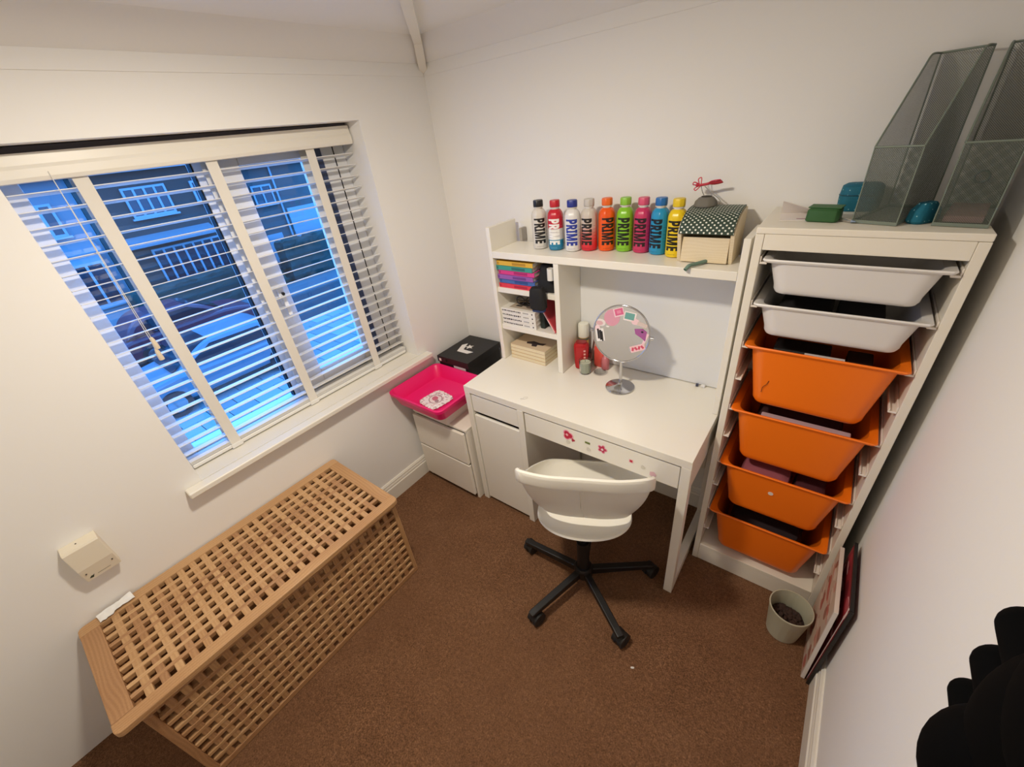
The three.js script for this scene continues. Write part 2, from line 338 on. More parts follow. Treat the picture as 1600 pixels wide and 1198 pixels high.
{
  const t = thing('plastic_tray', 'bright pink plastic tray with rounded corners on the small chest', 'tray', [0.213, 0.579, 0.50]);
  const R = 0.035;
  part('tray_shell', loft([[0, 0.16, 0.145, R], [0.001, 0.168, 0.152, R], [0.058, 0.186, 0.170, R], [0.060, 0.195, 0.180, R], [0.076, 0.197, 0.182, R], [0.078, 0.195, 0.180, R], [0.078, 0.188, 0.173, R], [0.074, 0.184, 0.168, R], [0.008, 0.166, 0.150, R], [0.004, 0.158, 0.143, R]], 9), M.pink, t);
}
{
  const art = canvasTex(256, 256, (g, w) => {
    g.fillStyle = '#f4ecec'; g.fillRect(0, 0, w, w); const r = () => rnd() * w;
    for (let i = 0; i < 130; i++) { g.fillStyle = ['#d9c4c6', '#c9b3b8', '#fff', '#e8b9c6', '#b9a3a6'][i % 5]; g.beginPath(); g.ellipse(r(), r(), 4 + rnd() * 13, 3 + rnd() * 9, rnd() * 3, 0, 7); g.fill(); }
    g.lineWidth = 11; g.strokeStyle = '#b59aa0'; g.beginPath(); g.ellipse(120, 128, 74, 62, 0.3, 0, 7); g.stroke();
    g.fillStyle = '#f1e3e4'; g.beginPath(); g.ellipse(126, 132, 62, 50, 0.3, 0, 7); g.fill();
    g.fillStyle = '#cf7088'; g.beginPath(); g.ellipse(104, 122, 40, 30, 0.5, 0, 7); g.fill(); g.fillStyle = '#a98a92'; g.beginPath(); g.ellipse(156, 142, 26, 20, 0.4, 0, 7); g.fill();
  });
  const s = new THREE.Shape(); for (let i = 0; i <= 60; i++) { const a = i / 60 * Math.PI * 2, c = Math.cos(a), d = Math.sin(a), r = Math.pow(Math.pow(Math.abs(c), 5) + Math.pow(Math.abs(d), 5), -0.2) * (0.072 + 0.0025 * Math.sin(i * 2.1)); i ? s.lineTo(r * c, r * d) : s.moveTo(r * c, r * d); }
  const g = prism(s, 0.003).rotateX(-Math.PI / 2), p = g.attributes.position, uv = new Float32Array(p.count * 2);
  for (let i = 0; i < p.count; i++) { uv[2 * i] = 0.5 + p.getX(i) / 0.14; uv[2 * i + 1] = 0.5 - p.getZ(i) / 0.14; }
  g.setAttribute('uv', new THREE.BufferAttribute(uv, 2));
  tag(part('greeting_card', g, std(0xffffff, 0.6, { map: art }), null, [0.222, 0.5875, 0.535], [0, -0.12, 0]), 'pale patterned square card lying in the pink tray', 'card');
}
{
  const s = thing('shoe_box', 'black cardboard shoe box with white star and chevron on its lid', 'box', [0.150, 0.579, 0.168], 0.02);
  part('box_body', box(-0.112, 0.112, 0, 0.118, -0.141, 0.141, 0.002), std(0x171516, 0.55), s);
  const lid = part('lid', merge([box(-0.118, 0.118, 0.120, 0.126, -0.146, 0.146, 0.001), box(-0.118, -0.1145, 0.09, 0.1205, -0.146, 0.146, 0.001), box(0.1145, 0.118, 0.09, 0.1205, -0.146, 0.146, 0.001), box(-0.1145, 0.1145, 0.09, 0.1205, 0.1425, 0.146, 0.001), box(-0.1145, 0.1145, 0.09, 0.1205, -0.146, -0.1425, 0.001)]), std(0x1b191a, 0.5), s);
  const white = std(0xeeeae6, 0.6), st = new THREE.Shape();
  for (let i = 0; i < 10; i++) { const a = Math.PI / 2 + i * Math.PI / 5, r = i % 2 ? 0.0085 : 0.02; i ? st.lineTo(r * Math.cos(a), r * Math.sin(a)) : st.moveTo(r * Math.cos(a), r * Math.sin(a)); }
  const em = new THREE.Group(); em.name = 'emblem'; em.position.set(-0.012, 0.1262, 0.012); em.rotation.y = -0.62; em.scale.set(1.4, 1, 1.4); lid.add(em);
  part('star', prism(st, 0.0006).rotateX(-Math.PI / 2), white, em, [-0.010, 0, -0.018]);
  part('chevron', prism(shapeFrom([[-0.038, 0.046], [-0.012, 0.046], [0.02, 0.0], [-0.012, -0.046], [-0.038, -0.046], [-0.008, 0.0]]), 0.0006).rotateX(-Math.PI / 2).rotateY(-Math.PI / 2), white, em, [0, 0, 0.018]);
  part('label', box(-0.104, -0.088, 0.097, 0.113, 0.1462, 0.1468, 0), white, s);
  part('finger_hole', cyl(0.009, 0.009, 0.001, 18).rotateX(Math.PI / 2), std(0x050505, 0.9), s, [-0.045, 0.108, 0.1465]);
  part('end_label', box(0.0, 0.09, 0.005, 0.085, 0.1415, 0.1420, 0), std(0xd9d2d4, 0.7), s);
}

// ------------------------------------------------------------------ desk with cupboard, drawers and shelf top
const DX = 0.4595, DZ = 0.04;
{
  const d = thing('desk', 'white desk with a cupboard, two drawers and an open right side frame', 'desk', [DX + 0.525, 0, DZ + 0.25]);
  const q = (x0, x1, y0, y1, z0, z1, r = 0.002) => box(x0 - 0.525, x1 - 0.525, y0, y1, z0 - 0.25, z1 - 0.25, r, 2);
  const top = new THREE.Shape(); top.moveTo(-0.525, -0.25); top.lineTo(0.525, -0.25); top.lineTo(0.525, 0.25); top.lineTo(-0.525, 0.25); top.closePath();
  const hole = new THREE.Path(); hole.absarc(-0.012, 0.148, 0.033, 0, Math.PI * 2, true); top.holes.push(hole);
  part('desktop', uvm(prism(top, 0.034, 0.0015, 24).rotateX(-Math.PI / 2).translate(0, 0.716, 0)), M.desk, d);
  part('cable_ring', lathe([[0.0295, -0.03], [0.0328, -0.03], [0.0328, 0.001], [0.035, 0.0025], [0.0295, 0.0025], [0.0295, -0.03]], 28), std(0xcfcac4, 0.4), d, [-0.012, 0.7495, -0.148]);
  part('side_panel', q(0, 0.032, 0.001, 0.716, 0, 0.5), M.desk, d);
  part('partition', q(0.312, 0.344, 0.001, 0.716, 0.01, 0.5), M.desk, d);
  part('cupboard_floor', q(0.0325, 0.3115, 0.02, 0.036, 0.02, 0.475), M.deskIn, d);
  part('cupboard_back', q(0.0325, 0.3115, 0.036, 0.70, 0.012, 0.018), M.deskIn, d);
  part('cupboard_shelf', q(0.0325, 0.3115, 0.585, 0.597, 0.02, 0.46), M.deskIn, d);
  part('door', q(0.035, 0.309, 0.022, 0.588, 0.4775, 0.4955, 0.003), M.desk, d);
  const smallDrawer = part('drawer', q(0.035, 0.309, 0.612, 0.708, 0.4775, 0.4955, 0.003), M.desk, d);
  part('drawer_box', q(0.045, 0.30, 0.625, 0.69, 0.05, 0.477), M.deskIn, smallDrawer);
  const wide = part('drawer', q(0.348, 1.013, 0.604, 0.708, 0.4775, 0.4955, 0.003), M.desk, d);
  part('drawer_box', q(0.36, 1.0, 0.615, 0.69, 0.05, 0.477), M.deskIn, wide);
  part('rear_panel', q(0.3445, 1.0155, 0.33, 0.70, 0.03, 0.044), M.deskIn, d);
  const legx0 = 1.016, legx1 = 1.05;
  part('leg', q(legx0, legx1, 0.001, 0.716, 0.46, 0.5), M.desk, d);
  part('leg', q(legx0, legx1, 0.001, 0.716, 0, 0.04), M.desk, d);
  part('side_rail', q(legx0, legx1, 0.001, 0.05, 0.0405, 0.4595), M.desk, d);
  part('side_rail', q(legx0 + 0.002, legx1 - 0.002, 0.60, 0.7155, 0.0405, 0.4595), M.desk, d);
  const pencil = std(0x9a948a, 0.8), dm = (pts) => part('pencil_mark', tube(pts.map(([x, z]) => [x, 0.7502, z]), 0.0006, 12, 4), pencil, d);
  dm([[-0.216, 0.212], [-0.204, 0.203], [-0.208, 0.196], [-0.192, 0.186]]); dm([[-0.212, 0.218], [-0.200, 0.210], [-0.188, 0.192]]);
  // stickers on the wide drawer front
  let zf = 0.4957 - 0.25; const blob = (pts, col, x, y, s = 1) => { const sh = new THREE.Shape(pts.map(([a, b]) => new THREE.Vector2(a * s, b * s))); part('sticker', new THREE.ExtrudeGeometry(sh, { depth: 0.0005, bevelEnabled: false }), std(col, 0.5), wide, [x - 0.525, y, zf]); zf += 0.0001; };
  const flower = (n, r, a = 0.45) => Array.from({ length: 48 }, (_, i) => { const t = i / 48 * 6.283, q2 = r * (1 - a + a * Math.abs(Math.cos(n * t / 2))); return [q2 * Math.cos(t), q2 * Math.sin(t)]; });
  blob(flower(3, 0.026, 0.3), 0xf0a0b4, 0.566, 0.672); blob(flower(3, 0.021, 0.35), 0xc2183c, 0.566, 0.672); blob(flower(4, 0.007), 0xf4b8c4, 0.562, 0.673); blob(flower(3, 0.009), 0xb01c3c, 0.590, 0.655);
  blob([[-0.011, -0.004], [0.012, -0.005], [0.012, 0.005], [-0.01, 0.005]], 0x6d7a3c, 0.655, 0.668);
  blob(flower(5, 0.021, 0.4), 0xe88fa6, 0.720, 0.664); blob(flower(5, 0.017, 0.45), 0xc02850, 0.720, 0.664); blob(flower(4, 0.006), 0xf6e4e6, 0.720, 0.662);
  blob([[-0.008, -0.007], [0.008, -0.007], [0.008, 0.007], [-0.008, 0.007]], 0xf0b2ba, 0.838, 0.657); blob([[-0.005, -0.005], [0.005, -0.005], [0.005, 0.005], [-0.005, 0.005]], 0xc4183e, 0.838, 0.657);
  blob(flower(5, 0.013, 0.2), 0xe6bcc2, 0.922, 0.632); blob(flower(3, 0.009, 0.3), 0xd9d3c4, 0.884, 0.648); blob(flower(3, 0.010, 0.3), 0xdcd6c8, 0.566, 0.638); blob(flower(3, 0.010, 0.3), 0xdbd6c9, 0.660, 0.637);
}
const SY = 1.300;   // top of the upper shelf
{
  const s = thing('desk_shelf_unit', 'white shelf unit standing on the desk with three cubbies on its left', 'shelf unit', [DX + 0.525, 0.7505, DZ + 0.1]);
  const q = (x0, x1, y0, y1, z0, z1, r = 0.002) => box(x0 - DX - 0.525, x1 - DX - 0.525, y0 - 0.7505, y1 - 0.7505, z0 - DZ - 0.1, z1 - DZ - 0.1, r, 2);
  part('side_panel', q(0.46, 0.481, 0.751, 1.402, 0.041, 0.236), M.desk, s);
  part('side_panel', q(1.488, 1.509, 0.751, 1.402, 0.041, 0.236), M.desk, s);
  part('top_shelf', q(0.4812, 1.4878, 1.270, SY, 0.041, 0.236), M.desk, s);
  part('divider', q(0.801, 0.826, 0.751, 1.2698, 0.041, 0.234), M.desk, s);
  part('shelf', q(0.4812, 0.8008, 1.108, 1.132, 0.054, 0.228), M.desk, s);
  part('shelf', q(0.4812, 0.8008, 0.918, 0.944, 0.054, 0.228), M.desk, s);
  part('back_board', q(0.4812, 0.8008, 0.751, 1.2698, 0.044, 0.052), M.deskIn, s);
  part('magnetic_board', q(0.8265, 1.4875, 0.753, 1.2698, 0.044, 0.054), std(0xe8e9ea, 0.35), s);
  part('wall_bracket', q(0.50, 0.515, 1.3005, 1.36, 0.006, 0.045), std(0xa9a39c, 0.6), s);
}

// ------------------------------------------------------------------ drink bottles in a row on the upper shelf
{
  const LH = 0.138;   // height of the printed sleeve up to the shoulder
  const prof = [[0.0005, 0.002], [0.026, 0], [0.031, 0.003], [0.0325, 0.009], [0.0325, 0.028], [0.0318, 0.032], [0.0325, 0.036], [0.0325, 0.130], [0.0318, 0.139], [0.0290, 0.148], [0.0245, 0.155], [0.0205, 0.159], [0.0165, 0.161]];
  const bodyGeo = lathe(prof, 40);
  const neckGeo = lathe([[0.0165, 0.1605], [0.0165, 0.165], [0.0198, 0.1655], [0.0198, 0.1685], [0.0165, 0.169], [0.0165, 0.173]], 28);
  const capPts = []; const capGeo = lathe([[0.0165, 0.1695], [0.0202, 0.170], [0.0206, 0.172], [0.0206, 0.191], [0.0190, 0.1945], [0.0005, 0.195]], 36);
  const neckMat = std(0xe2ddd6, 0.25);
  const label = (base, text, edge) => canvasTex(512, 512, (g, w, h) => {
    const gr = g.createLinearGradient(0, 0, 0, h); base.forEach(([t, c]) => gr.addColorStop(t, c)); g.fillStyle = gr; g.fillRect(0, 0, w, h);
    g.fillStyle = edge; g.globalAlpha = 0.55; for (let i = 0; i < 6; i++) g.fillRect(212 + i * 15, 112, 9, 7); g.globalAlpha = 0.35; for (let i = 0; i < 5; i++) g.fillRect(330, 200 + i * 40, 24 + (i * 13) % 20, 4);
    for (let i = 0; i < 5; i++) g.fillRect(214 + i * 15, 470, 9, 8); g.globalAlpha = 1;
    g.save(); g.translate(256, 270); g.rotate(Math.PI / 2); g.font = 'bold 100px sans-serif'; g.textAlign = 'center'; g.textBaseline = 'alphabetic';
    const m = g.measureText('PRIME').width; g.scale(335 / m, 118 / 73); g.lineWidth = 5; g.strokeStyle = text; g.fillStyle = text; g.strokeText('PRIME', 0, 36.5); g.fillText('PRIME', 0, 36.5); g.restore();
  });
  const flat = (c) => [[0, c], [1, c]];
  const rows = [ // x, z, cap, sleeve colours from top to bottom, lettering, turn of the lettering away from the camera, word
    [0.674, 0.126, 0x1b1919, [[0, '#dcd6cb'], [1, '#d3cec6']], '#24211f', 2, 'white drink bottle with black cap and black lettering, at the left end of the row', ],
    [0.757, 0.128, 0xc4202e, [[0, '#c81f30'], [0.44, '#c42436'], [0.46, '#d8d4d0'], [0.72, '#d4d2d0'], [0.74, '#2583a8'], [1, '#2079a0']], '#f4f2ee', -16, 'red, white and blue banded drink bottle with red cap'],
    [0.838, 0.128, 0x24348c, [[0, '#e3e0dd'], [1, '#dedcda']], '#28389a', -9, 'white drink bottle with blue cap and blue lettering'],
    [0.900, 0.104, 0xc4beb6, [[0, '#cfc8bc'], [0.4, '#cbb9ae'], [0.62, '#d86a62'], [0.85, '#d8303a'], [1, '#cc2232']], '#221d1c', -24, 'drink bottle fading from grey to red with grey cap'],
    [0.969, 0.088, 0xee6a1a, flat('#ee5a12'), '#241612', 9, 'orange drink bottle with orange cap'],
    [1.041, 0.079, 0x8cc43a, flat('#86c62c'), '#16200e', -12, 'lime green drink bottle with green cap'],
    [1.112, 0.081, 0xd85476, flat('#c83462'), '#2a1018', -20, 'pink drink bottle with pink cap'],
    [1.180, 0.090, 0x1f6cb4, flat('#2191c0'), '#0e1a26', -28, 'blue drink bottle with darker blue cap'],
    [1.248, 0.110, 0xe8c81e, flat('#eccb16'), '#1e1a0a', -18, 'yellow drink bottle with yellow cap, right beside the roofed wooden box'],
  ];
  let proto = null;
  rows.forEach(([x, z, cap, base, text, off, words], i) => {
    let b;
    if (!proto) {
      b = proto = thing('drink_bottle', words, 'bottle', [0, 0, 0], 0, 'row of drink bottles on the upper shelf');
      part('bottle_body', bodyGeo, null, b); part('neck_ring', neckGeo, neckMat, b); part('cap', capGeo, null, b);
    } else { b = proto.clone(); b.name = numbered('drink_bottle'); b.userData = { label: words, category: 'bottle', group: proto.userData.group }; scene.add(b); }
    b.children[0].material = phys(0xffffff, 0.3, { map: label(base, text, text) }); b.children[2].material = std(cap, 0.4);
    b.position.set(x, SY + 0.001, z); b.rotation.set(0, Math.PI + Math.atan2(1.7219 - x, 1.6573 - z) + off * Math.PI / 180, 0);
  });
}
// ------------------------------------------------------------------ roofed wooden box, felt dome, dragonfly
{
  const t = thing('wooden_box', 'small wooden box with curved spotted dark green roof on the upper shelf', 'box', [1.363, SY + 0.001, 0.112], 0.02);
  const w = 0.088, side = new THREE.Shape();   // profile in (z, y): front at +z
  side.moveTo(-0.075, 0); side.lineTo(0.052, 0); side.lineTo(0.075, 0.096); side.bezierCurveTo(0.07, 0.13, 0.02, 0.153, -0.04, 0.156); side.lineTo(-0.075, 0.156); side.closePath();
  const sg = uvm(prism(side, 0.012, 0.001, 14).rotateY(-Math.PI / 2), 0.3, 'z');
  part('side_panel', sg, M.ply, t, [-w + 0.012, 0, 0]); part('side_panel', sg, M.ply, t, [w, 0, 0]);
  part('floor_panel', box(-w + 0.0125, w - 0.0125, 0, 0.01, -0.074, 0.05, 0.001), M.ply, t);
  part('back_panel', box(-w + 0.0125, w - 0.0125, 0.011, 0.154, -0.075, -0.067, 0.001), M.ply, t);
  part('front_flap', uvm(new RoundedBoxGeometry(2 * w - 0.028, 0.082, 0.008, 2, 0.002), 0.7, 'x'), M.ply, t, [0, 0.043, 0.058], [-0.06, 0, 0]);
  const spots = rep(dataTex(128, (x, y) => { const a = (x * 2) % 1, b = (y * 2) % 1, d = (px, py) => Math.hypot(Math.min(Math.abs(a - px), 1 - Math.abs(a - px)), Math.min(Math.abs(b - py), 1 - Math.abs(b - py))); return d(0.25, 0.25) < 0.17 || d(0.75, 0.75) < 0.17 ? [236, 236, 224] : [48, 66, 54]; }), 0.036, 0.032);
  const c = new THREE.CatmullRomCurve3([[0.079, 0.097], [0.073, 0.115], [0.058, 0.132], [0.036, 0.145], [0.006, 0.154], [-0.03, 0.159], [-0.072, 0.159]].map(([z, y]) => new THREE.Vector3(0, y, z)));
  const rg = sheet((u, v) => { const p = c.getPoint(v); return new THREE.Vector3((u - 0.5) * 2 * (w - 0.004), p.y + 0.001, p.z); }, 2, 24, 0.004);
  const p = rg.attributes.position, uv = rg.attributes.uv; for (let i = 0; i < p.count; i++) { uv.setX(i, p.getX(i)); uv.setY(i, Math.atan2(p.getY(i) - 0.09, p.getZ(i) + 0.03) * 0.105); }
  part('roof', rg, std(0xffffff, 0.75, { map: spots }), t);
  // felt dome standing on the roof
  const dome = thing('felt_dome', 'grey felt dome lying behind on the spotted roof', 'ornament', [1.322, SY + 0.1635, 0.064]);
  part('dome_body', lathe([[0.0005, 0], [0.036, 0], [0.0375, 0.004], [0.034, 0.016], [0.024, 0.026], [0.012, 0.031], [0.0005, 0.032]], 28), std(0x77736a, 0.95), dome);
  part('dark_spot', lathe([[0.0005, 0.0318], [0.016, 0.0295], [0.017, 0.028], [0.0005, 0.031]], 20), std(0x3a3630, 0.95), dome, [0, 0.001, 0]);
  const f = thing('wire_dragonfly', 'small red wire dragonfly on striped twine legs above the spotted roof', 'ornament', [1.318, SY + 0.1645, 0.064]);
  const red = std(0xc0283c, 0.5), twine = std(0xffffff, 0.9, { map: dataTex(32, (x, y, i, j) => ((i + j) >> 2) % 2 ? [240, 236, 226] : [30, 28, 30]) });
  twine.map.repeat.set(8, 1);
  part('twine', tube([[-0.004, 0.030, 0.0], [-0.012, 0.045, 0], [-0.018, 0.062, 0]], 0.0016, 14, 6), twine, f);
  part('twine', tube([[0.055, 0.001, -0.005], [0.045, 0.018, -0.004], [0.02, 0.038, -0.002], [-0.006, 0.060, 0]], 0.0016, 20, 6), twine, f);
  part('body', tube([[-0.028, 0.063, 0], [-0.005, 0.066, 0.002], [0.018, 0.071, 0.002], [0.046, 0.073, 0]], 0.0042, 30, 8), red, f);
  const wing = (pts) => part('wing', tube(pts, 0.0017, 30, 6), std(0xd24256, 0.5), f);
  wing([[-0.026, 0.062, 0], [-0.036, 0.054, 0.012], [-0.030, 0.050, 0.016], [-0.020, 0.060, 0.004]]); wing([[-0.024, 0.066, 0], [-0.030, 0.082, -0.006], [-0.022, 0.086, -0.008], [-0.018, 0.068, 0]]);
  wing([[-0.028, 0.064, 0], [-0.042, 0.068, 0.01], [-0.040, 0.074, 0.008], [-0.024, 0.068, 0]]); wing([[0.0, 0.068, 0.002], [0.02, 0.078, 0.014], [0.044, 0.080, 0.01], [0.02, 0.072, 0.002]]); wing([[0.0, 0.068, 0], [0.022, 0.064, -0.012], [0.047, 0.070, -0.01], [0.02, 0.073, 0]]);
  part('head', new THREE.SphereGeometry(0.0062, 14, 10), red, f, [-0.030, 0.064, 0]);
  const g = thing('fabric_tag', 'grey green fabric tag poking out from under the roofed wooden box', 'tag', [1.352, SY + 0.0015, 0.215], -0.5);
  part('tag_strap', tube([[0, 0.007, -0.075], [0, 0.007, -0.03], [0, 0.007, 0.0], [0, 0.0068, 0.026], [0, -0.004, 0.042]], 0.0062, 24, 10), std(0x6f8a7c, 0.85), g);
}

// ------------------------------------------------------------------ cubbies
const PR = [];
{ // six coloured paperbacks lying flat, spines out
  const cols = [['thin yellow', 0xe2b43c, 0xb88a24], ['teal green', 0x3f9a8c, 0x2f6e6a], ['bright pink', 0xe0408c, 0xb02468], ['purple', 0x9a5cae, 0x6f3f88], ['blue', 0x4a6cae, 0x30508e], ['red', 0xe23a4a, 0xb42236]];
  cols.forEach(([w, c, c2], i) => {
    const k = 5 - i, y = 1.1325 + k * 0.0208, pos = [0.588 + [0.000, -0.004, 0.004, -0.002, 0.003, 0][i], y, 0.148 + [0.004, 0.006, 0.002, 0.006, 0.001, 0.004][i]];
    const place = ['on top of the coloured pile in the top cubby', 'second in the coloured pile in the top cubby', 'third in the coloured pile in the top cubby', 'just above the blue one in the top cubby', 'just above the red one in the top cubby', 'at the bottom of the coloured pile in the top cubby'][i];
    const b = thing('paperback', `${w} paperback lying ${place}`, 'book', pos, 0, 'coloured paperbacks in the top cubby');
    const L = 0.1, D = 0.068, T = 0.0196, mat = std(c, 0.5);
    part('cover', merge([box(-L, L, 0, 0.0012, -D, D, 0), box(-L, L, T - 0.0012, T, -D, D, 0), box(-L, L, 0.0012, T - 0.0012, D - 0.002, D, 0)]), mat, b);
    part('pages', box(-L + 0.002, L - 0.002, 0.0014, T - 0.0014, -D + 0.002, D - 0.0022, 0), M.paper, b);
    const pm = std(c2, 0.5); part('spine_print', box(-0.012, 0.062, 0.004, T - 0.004, D, D + 0.0003, 0), pm, b); part('spine_mark', box(-L + 0.002, -L + 0.012, 0.004, T - 0.004, D, D + 0.0003, 0), pm, b);
  });
}
{ // four white paperbacks
  for (let i = 0; i < 4; i++) {
    const place = ['at the bottom of the white pile', 'second from the bottom of the white pile', 'third from the bottom of the white pile', 'on top of the white pile'][i];
    const b = thing('white_paperback', `white paperback ${place} in the middle cubby`, 'book', [0.5845 - i * 0.001, 0.9445 + i * 0.0212, 0.157], 0, 'white paperbacks in the middle cubby');
    const L = 0.1, D = 0.066, T = 0.0204, r0 = seed;
    part('cover', merge([box(-L, L, 0, 0.0012, -D, D, 0), box(-L, L, T - 0.0012, T, -D, D, 0), box(-L, L, 0.0012, T - 0.0012, D - 0.002, D, 0)]), std(0xece8df, 0.5), b);
    part('pages', box(-L + 0.002, L - 0.002, 0.0014, T - 0.0014, -D + 0.002, D - 0.0022, 0), M.paper, b);
    const ink = canvasTex(512, 64, (g) => { g.fillStyle = '#ece8df'; g.fillRect(0, 0, 512, 64); g.fillStyle = '#2e2a28'; let x = 14; while (x < 300) { const w = 9 + rnd() * 16; g.fillRect(x, 18 + rnd() * 5, w, 26 - rnd() * 6); x += w + 5 + rnd() * 5; } g.fillStyle = '#9a948c'; for (let k = 0; k < 5; k++) g.fillRect(336 + k * 17, 20, 12, 24); g.fillStyle = '#3a3634'; g.fillRect(462, 20, 18, 24); });
    part('spine_print', new THREE.PlaneGeometry(2 * L - 0.002, T - 0.002), std(0xffffff, 0.5, { map: ink }), b, [0, T / 2, D + 0.0002]);
    if (i === 3) { const art = canvasTex(128, 96, (g) => { g.fillStyle = '#b8a894'; g.fillRect(0, 0, 128, 96); g.fillStyle = '#2a2526'; g.beginPath(); g.ellipse(60, 40, 46, 22, 0.2, 0, 7); g.fill(); g.fillRect(20, 60, 30, 14); g.fillStyle = '#6a5a50'; g.beginPath(); g.ellipse(92, 66, 22, 14, 0, 0, 7); g.fill(); }); part('cover_print', new THREE.PlaneGeometry(0.15, 0.10).rotateX(-Math.PI / 2), std(0xffffff, 0.6, { map: art }), b, [0.01, T + 0.0003, -0.005]); }
  }
  const g = thing('eyeglasses', 'dark folded glasses lying on the white book pile in the middle cubby', 'glasses', [0.585, 1.0305, 0.15], 0.15);
  const fr = std(0x221e1e, 0.4), ring = new THREE.TorusGeometry(0.02, 0.0022, 8, 24);
  part('rim', ring, fr, g, [-0.026, 0.023, 0.01]); part('rim', ring, fr, g, [0.026, 0.023, 0.01]);
  part('bridge', bar([-0.008, 0.027, 0.01], [0.008, 0.027, 0.01], 0.002), fr, g);
  part('temple', bar([-0.047, 0.026, 0.01], [0.04, 0.012, -0.012], 0.0022), fr, g); part('temple', bar([0.047, 0.026, 0.01], [-0.04, 0.012, -0.018], 0.0022), fr, g);
}
{ // four page-side-out paperbacks at the bottom
  const edge = rep(dataTex(128, (x, y) => { const v = 226 + 16 * Math.sin(y * 6.283 * 32) + (rnd() - 0.5) * 12; return [v + 8, v - 8, v - 44]; }), 0.05, 0.02);
  for (let i = 0; i < 4; i++) {
    const place = ['at the bottom of the cream pile', 'second from the bottom of the cream pile', 'third from the bottom of the cream pile', 'with dark cover print on top of the cream pile'][i];
    const b = thing('cream_paperback', `paperback, cream page edges outward, ${place}`, 'book', [0.608, 0.7505 + i * 0.0196, 0.141], -0.03, 'cream paperbacks in the bottom cubby');
    const L = 0.107, D = 0.066, T = 0.019;
    part('cover', merge([box(-L, L, 0, 0.0012, -D, D, 0), box(-L, L, T - 0.0012, T, -D, D, 0), box(-L, L, 0.0012, T - 0.0012, -D, -D + 0.002, 0)]), std(i === 3 ? 0xd9c2a4 : 0xd8b98a, 0.55), b);
    part('pages', uvm(box(-L + 0.001, L - 0.001, 0.0014, T - 0.0014, -D + 0.0022, D - 0.001, 0)), std(0xffffff, 0.8, { map: edge }), b);
    if (i === 3) { const sh = new THREE.Shape(); [[-0.05, 0.0], [-0.02, 0.02], [0.02, 0.014], [0.055, 0.022], [0.05, -0.002], [0.02, -0.006], [0.026, -0.026], [0.0, -0.03], [-0.012, -0.010], [-0.04, -0.016]].forEach(([x, y], k) => k ? sh.lineTo(x, y) : sh.moveTo(x, y)); part('cover_print', prism(sh, 0.0004).rotateX(-Math.PI / 2), std(0x33262e, 0.6), b, [0.01, T, 0.012]); }
  }
}
{ // pouch, roll and leaning book at the right of the cubbies
  const p = thing('black_pouch', 'soft black pouch drooping over the edge of the top cubby', 'pouch', [0.738, 1.104, 0.228], 0.1);
  part('pouch_body', loft([[-0.028, 0.030, 0.016, 0.012], [-0.024, 0.036, 0.022, 0.014], [0.02, 0.037, 0.024, 0.016], [0.06, 0.033, 0.020, 0.014], [0.07, 0.026, 0.013, 0.011]].map(([y, a, b, r]) => [y, a, b, r]), 7), M.blackSoft, p, [-0.01, -0.004, 0.028], [0.05, 0, 0]);
  part('blue_hem', loft([[-0.040, 0.030, 0.015, 0.012], [-0.029, 0.031, 0.017, 0.012]], 7), std(0x2c3c66, 0.8), p, [-0.01, -0.004, 0.028], [0.05, 0, 0]);
  part('pouch_back', loft([[0.029, 0.045, 0.046, 0.012], [0.085, 0.040, 0.040, 0.014], [0.145, 0.026, 0.03, 0.012]], 7), M.blackSoft, p, [0.006, 0, -0.06]);
  const r = thing('tape_roll', 'small white plastic roll standing beside the black pouch in the top cubby', 'roll', [0.776, 1.193, 0.215]);
  part('roll_body', lathe([[0.006, 0], [0.0155, 0], [0.0155, 0.05], [0.006, 0.05], [0.006, 0]], 24), std(0xe6e2da, 0.5), r);
  const b = thing('leaning_book', 'red and white paperback leaning at the right of the middle cubby', 'book', [0.793, 0.9515, 0.17]);
  const lean = new THREE.Group(); lean.name = 'book_block'; lean.rotation.z = 0.56; b.add(lean);
  part('cover', merge([box(-0.012, -0.0108, 0, 0.168, -0.05, 0.05, 0), box(-0.0012, 0, 0, 0.168, -0.05, 0.05, 0), box(-0.0108, -0.0012, 0, 0.168, 0.048, 0.05, 0)]), std(0xc4454a, 0.5), lean);
  part('pages', box(-0.0106, -0.0014, 0.001, 0.167, -0.049, 0.0478, 0), M.paper, lean);
  part('spine_print', merge([box(-0.0115, -0.0065, 0.004, 0.164, 0.05, 0.0503, 0)]), std(0xe9c9c4, 0.5), lean);
  const d = part('dark_notebook', box(-0.012, 0.012, 0, 0.085, -0.055, 0.055, 0.002), std(0x1d2a26, 0.6), null, [0.702, 0.9445, 0.14]);
  tag(d, 'dark green notebook standing between white books and leaning red book', 'notebook');
}

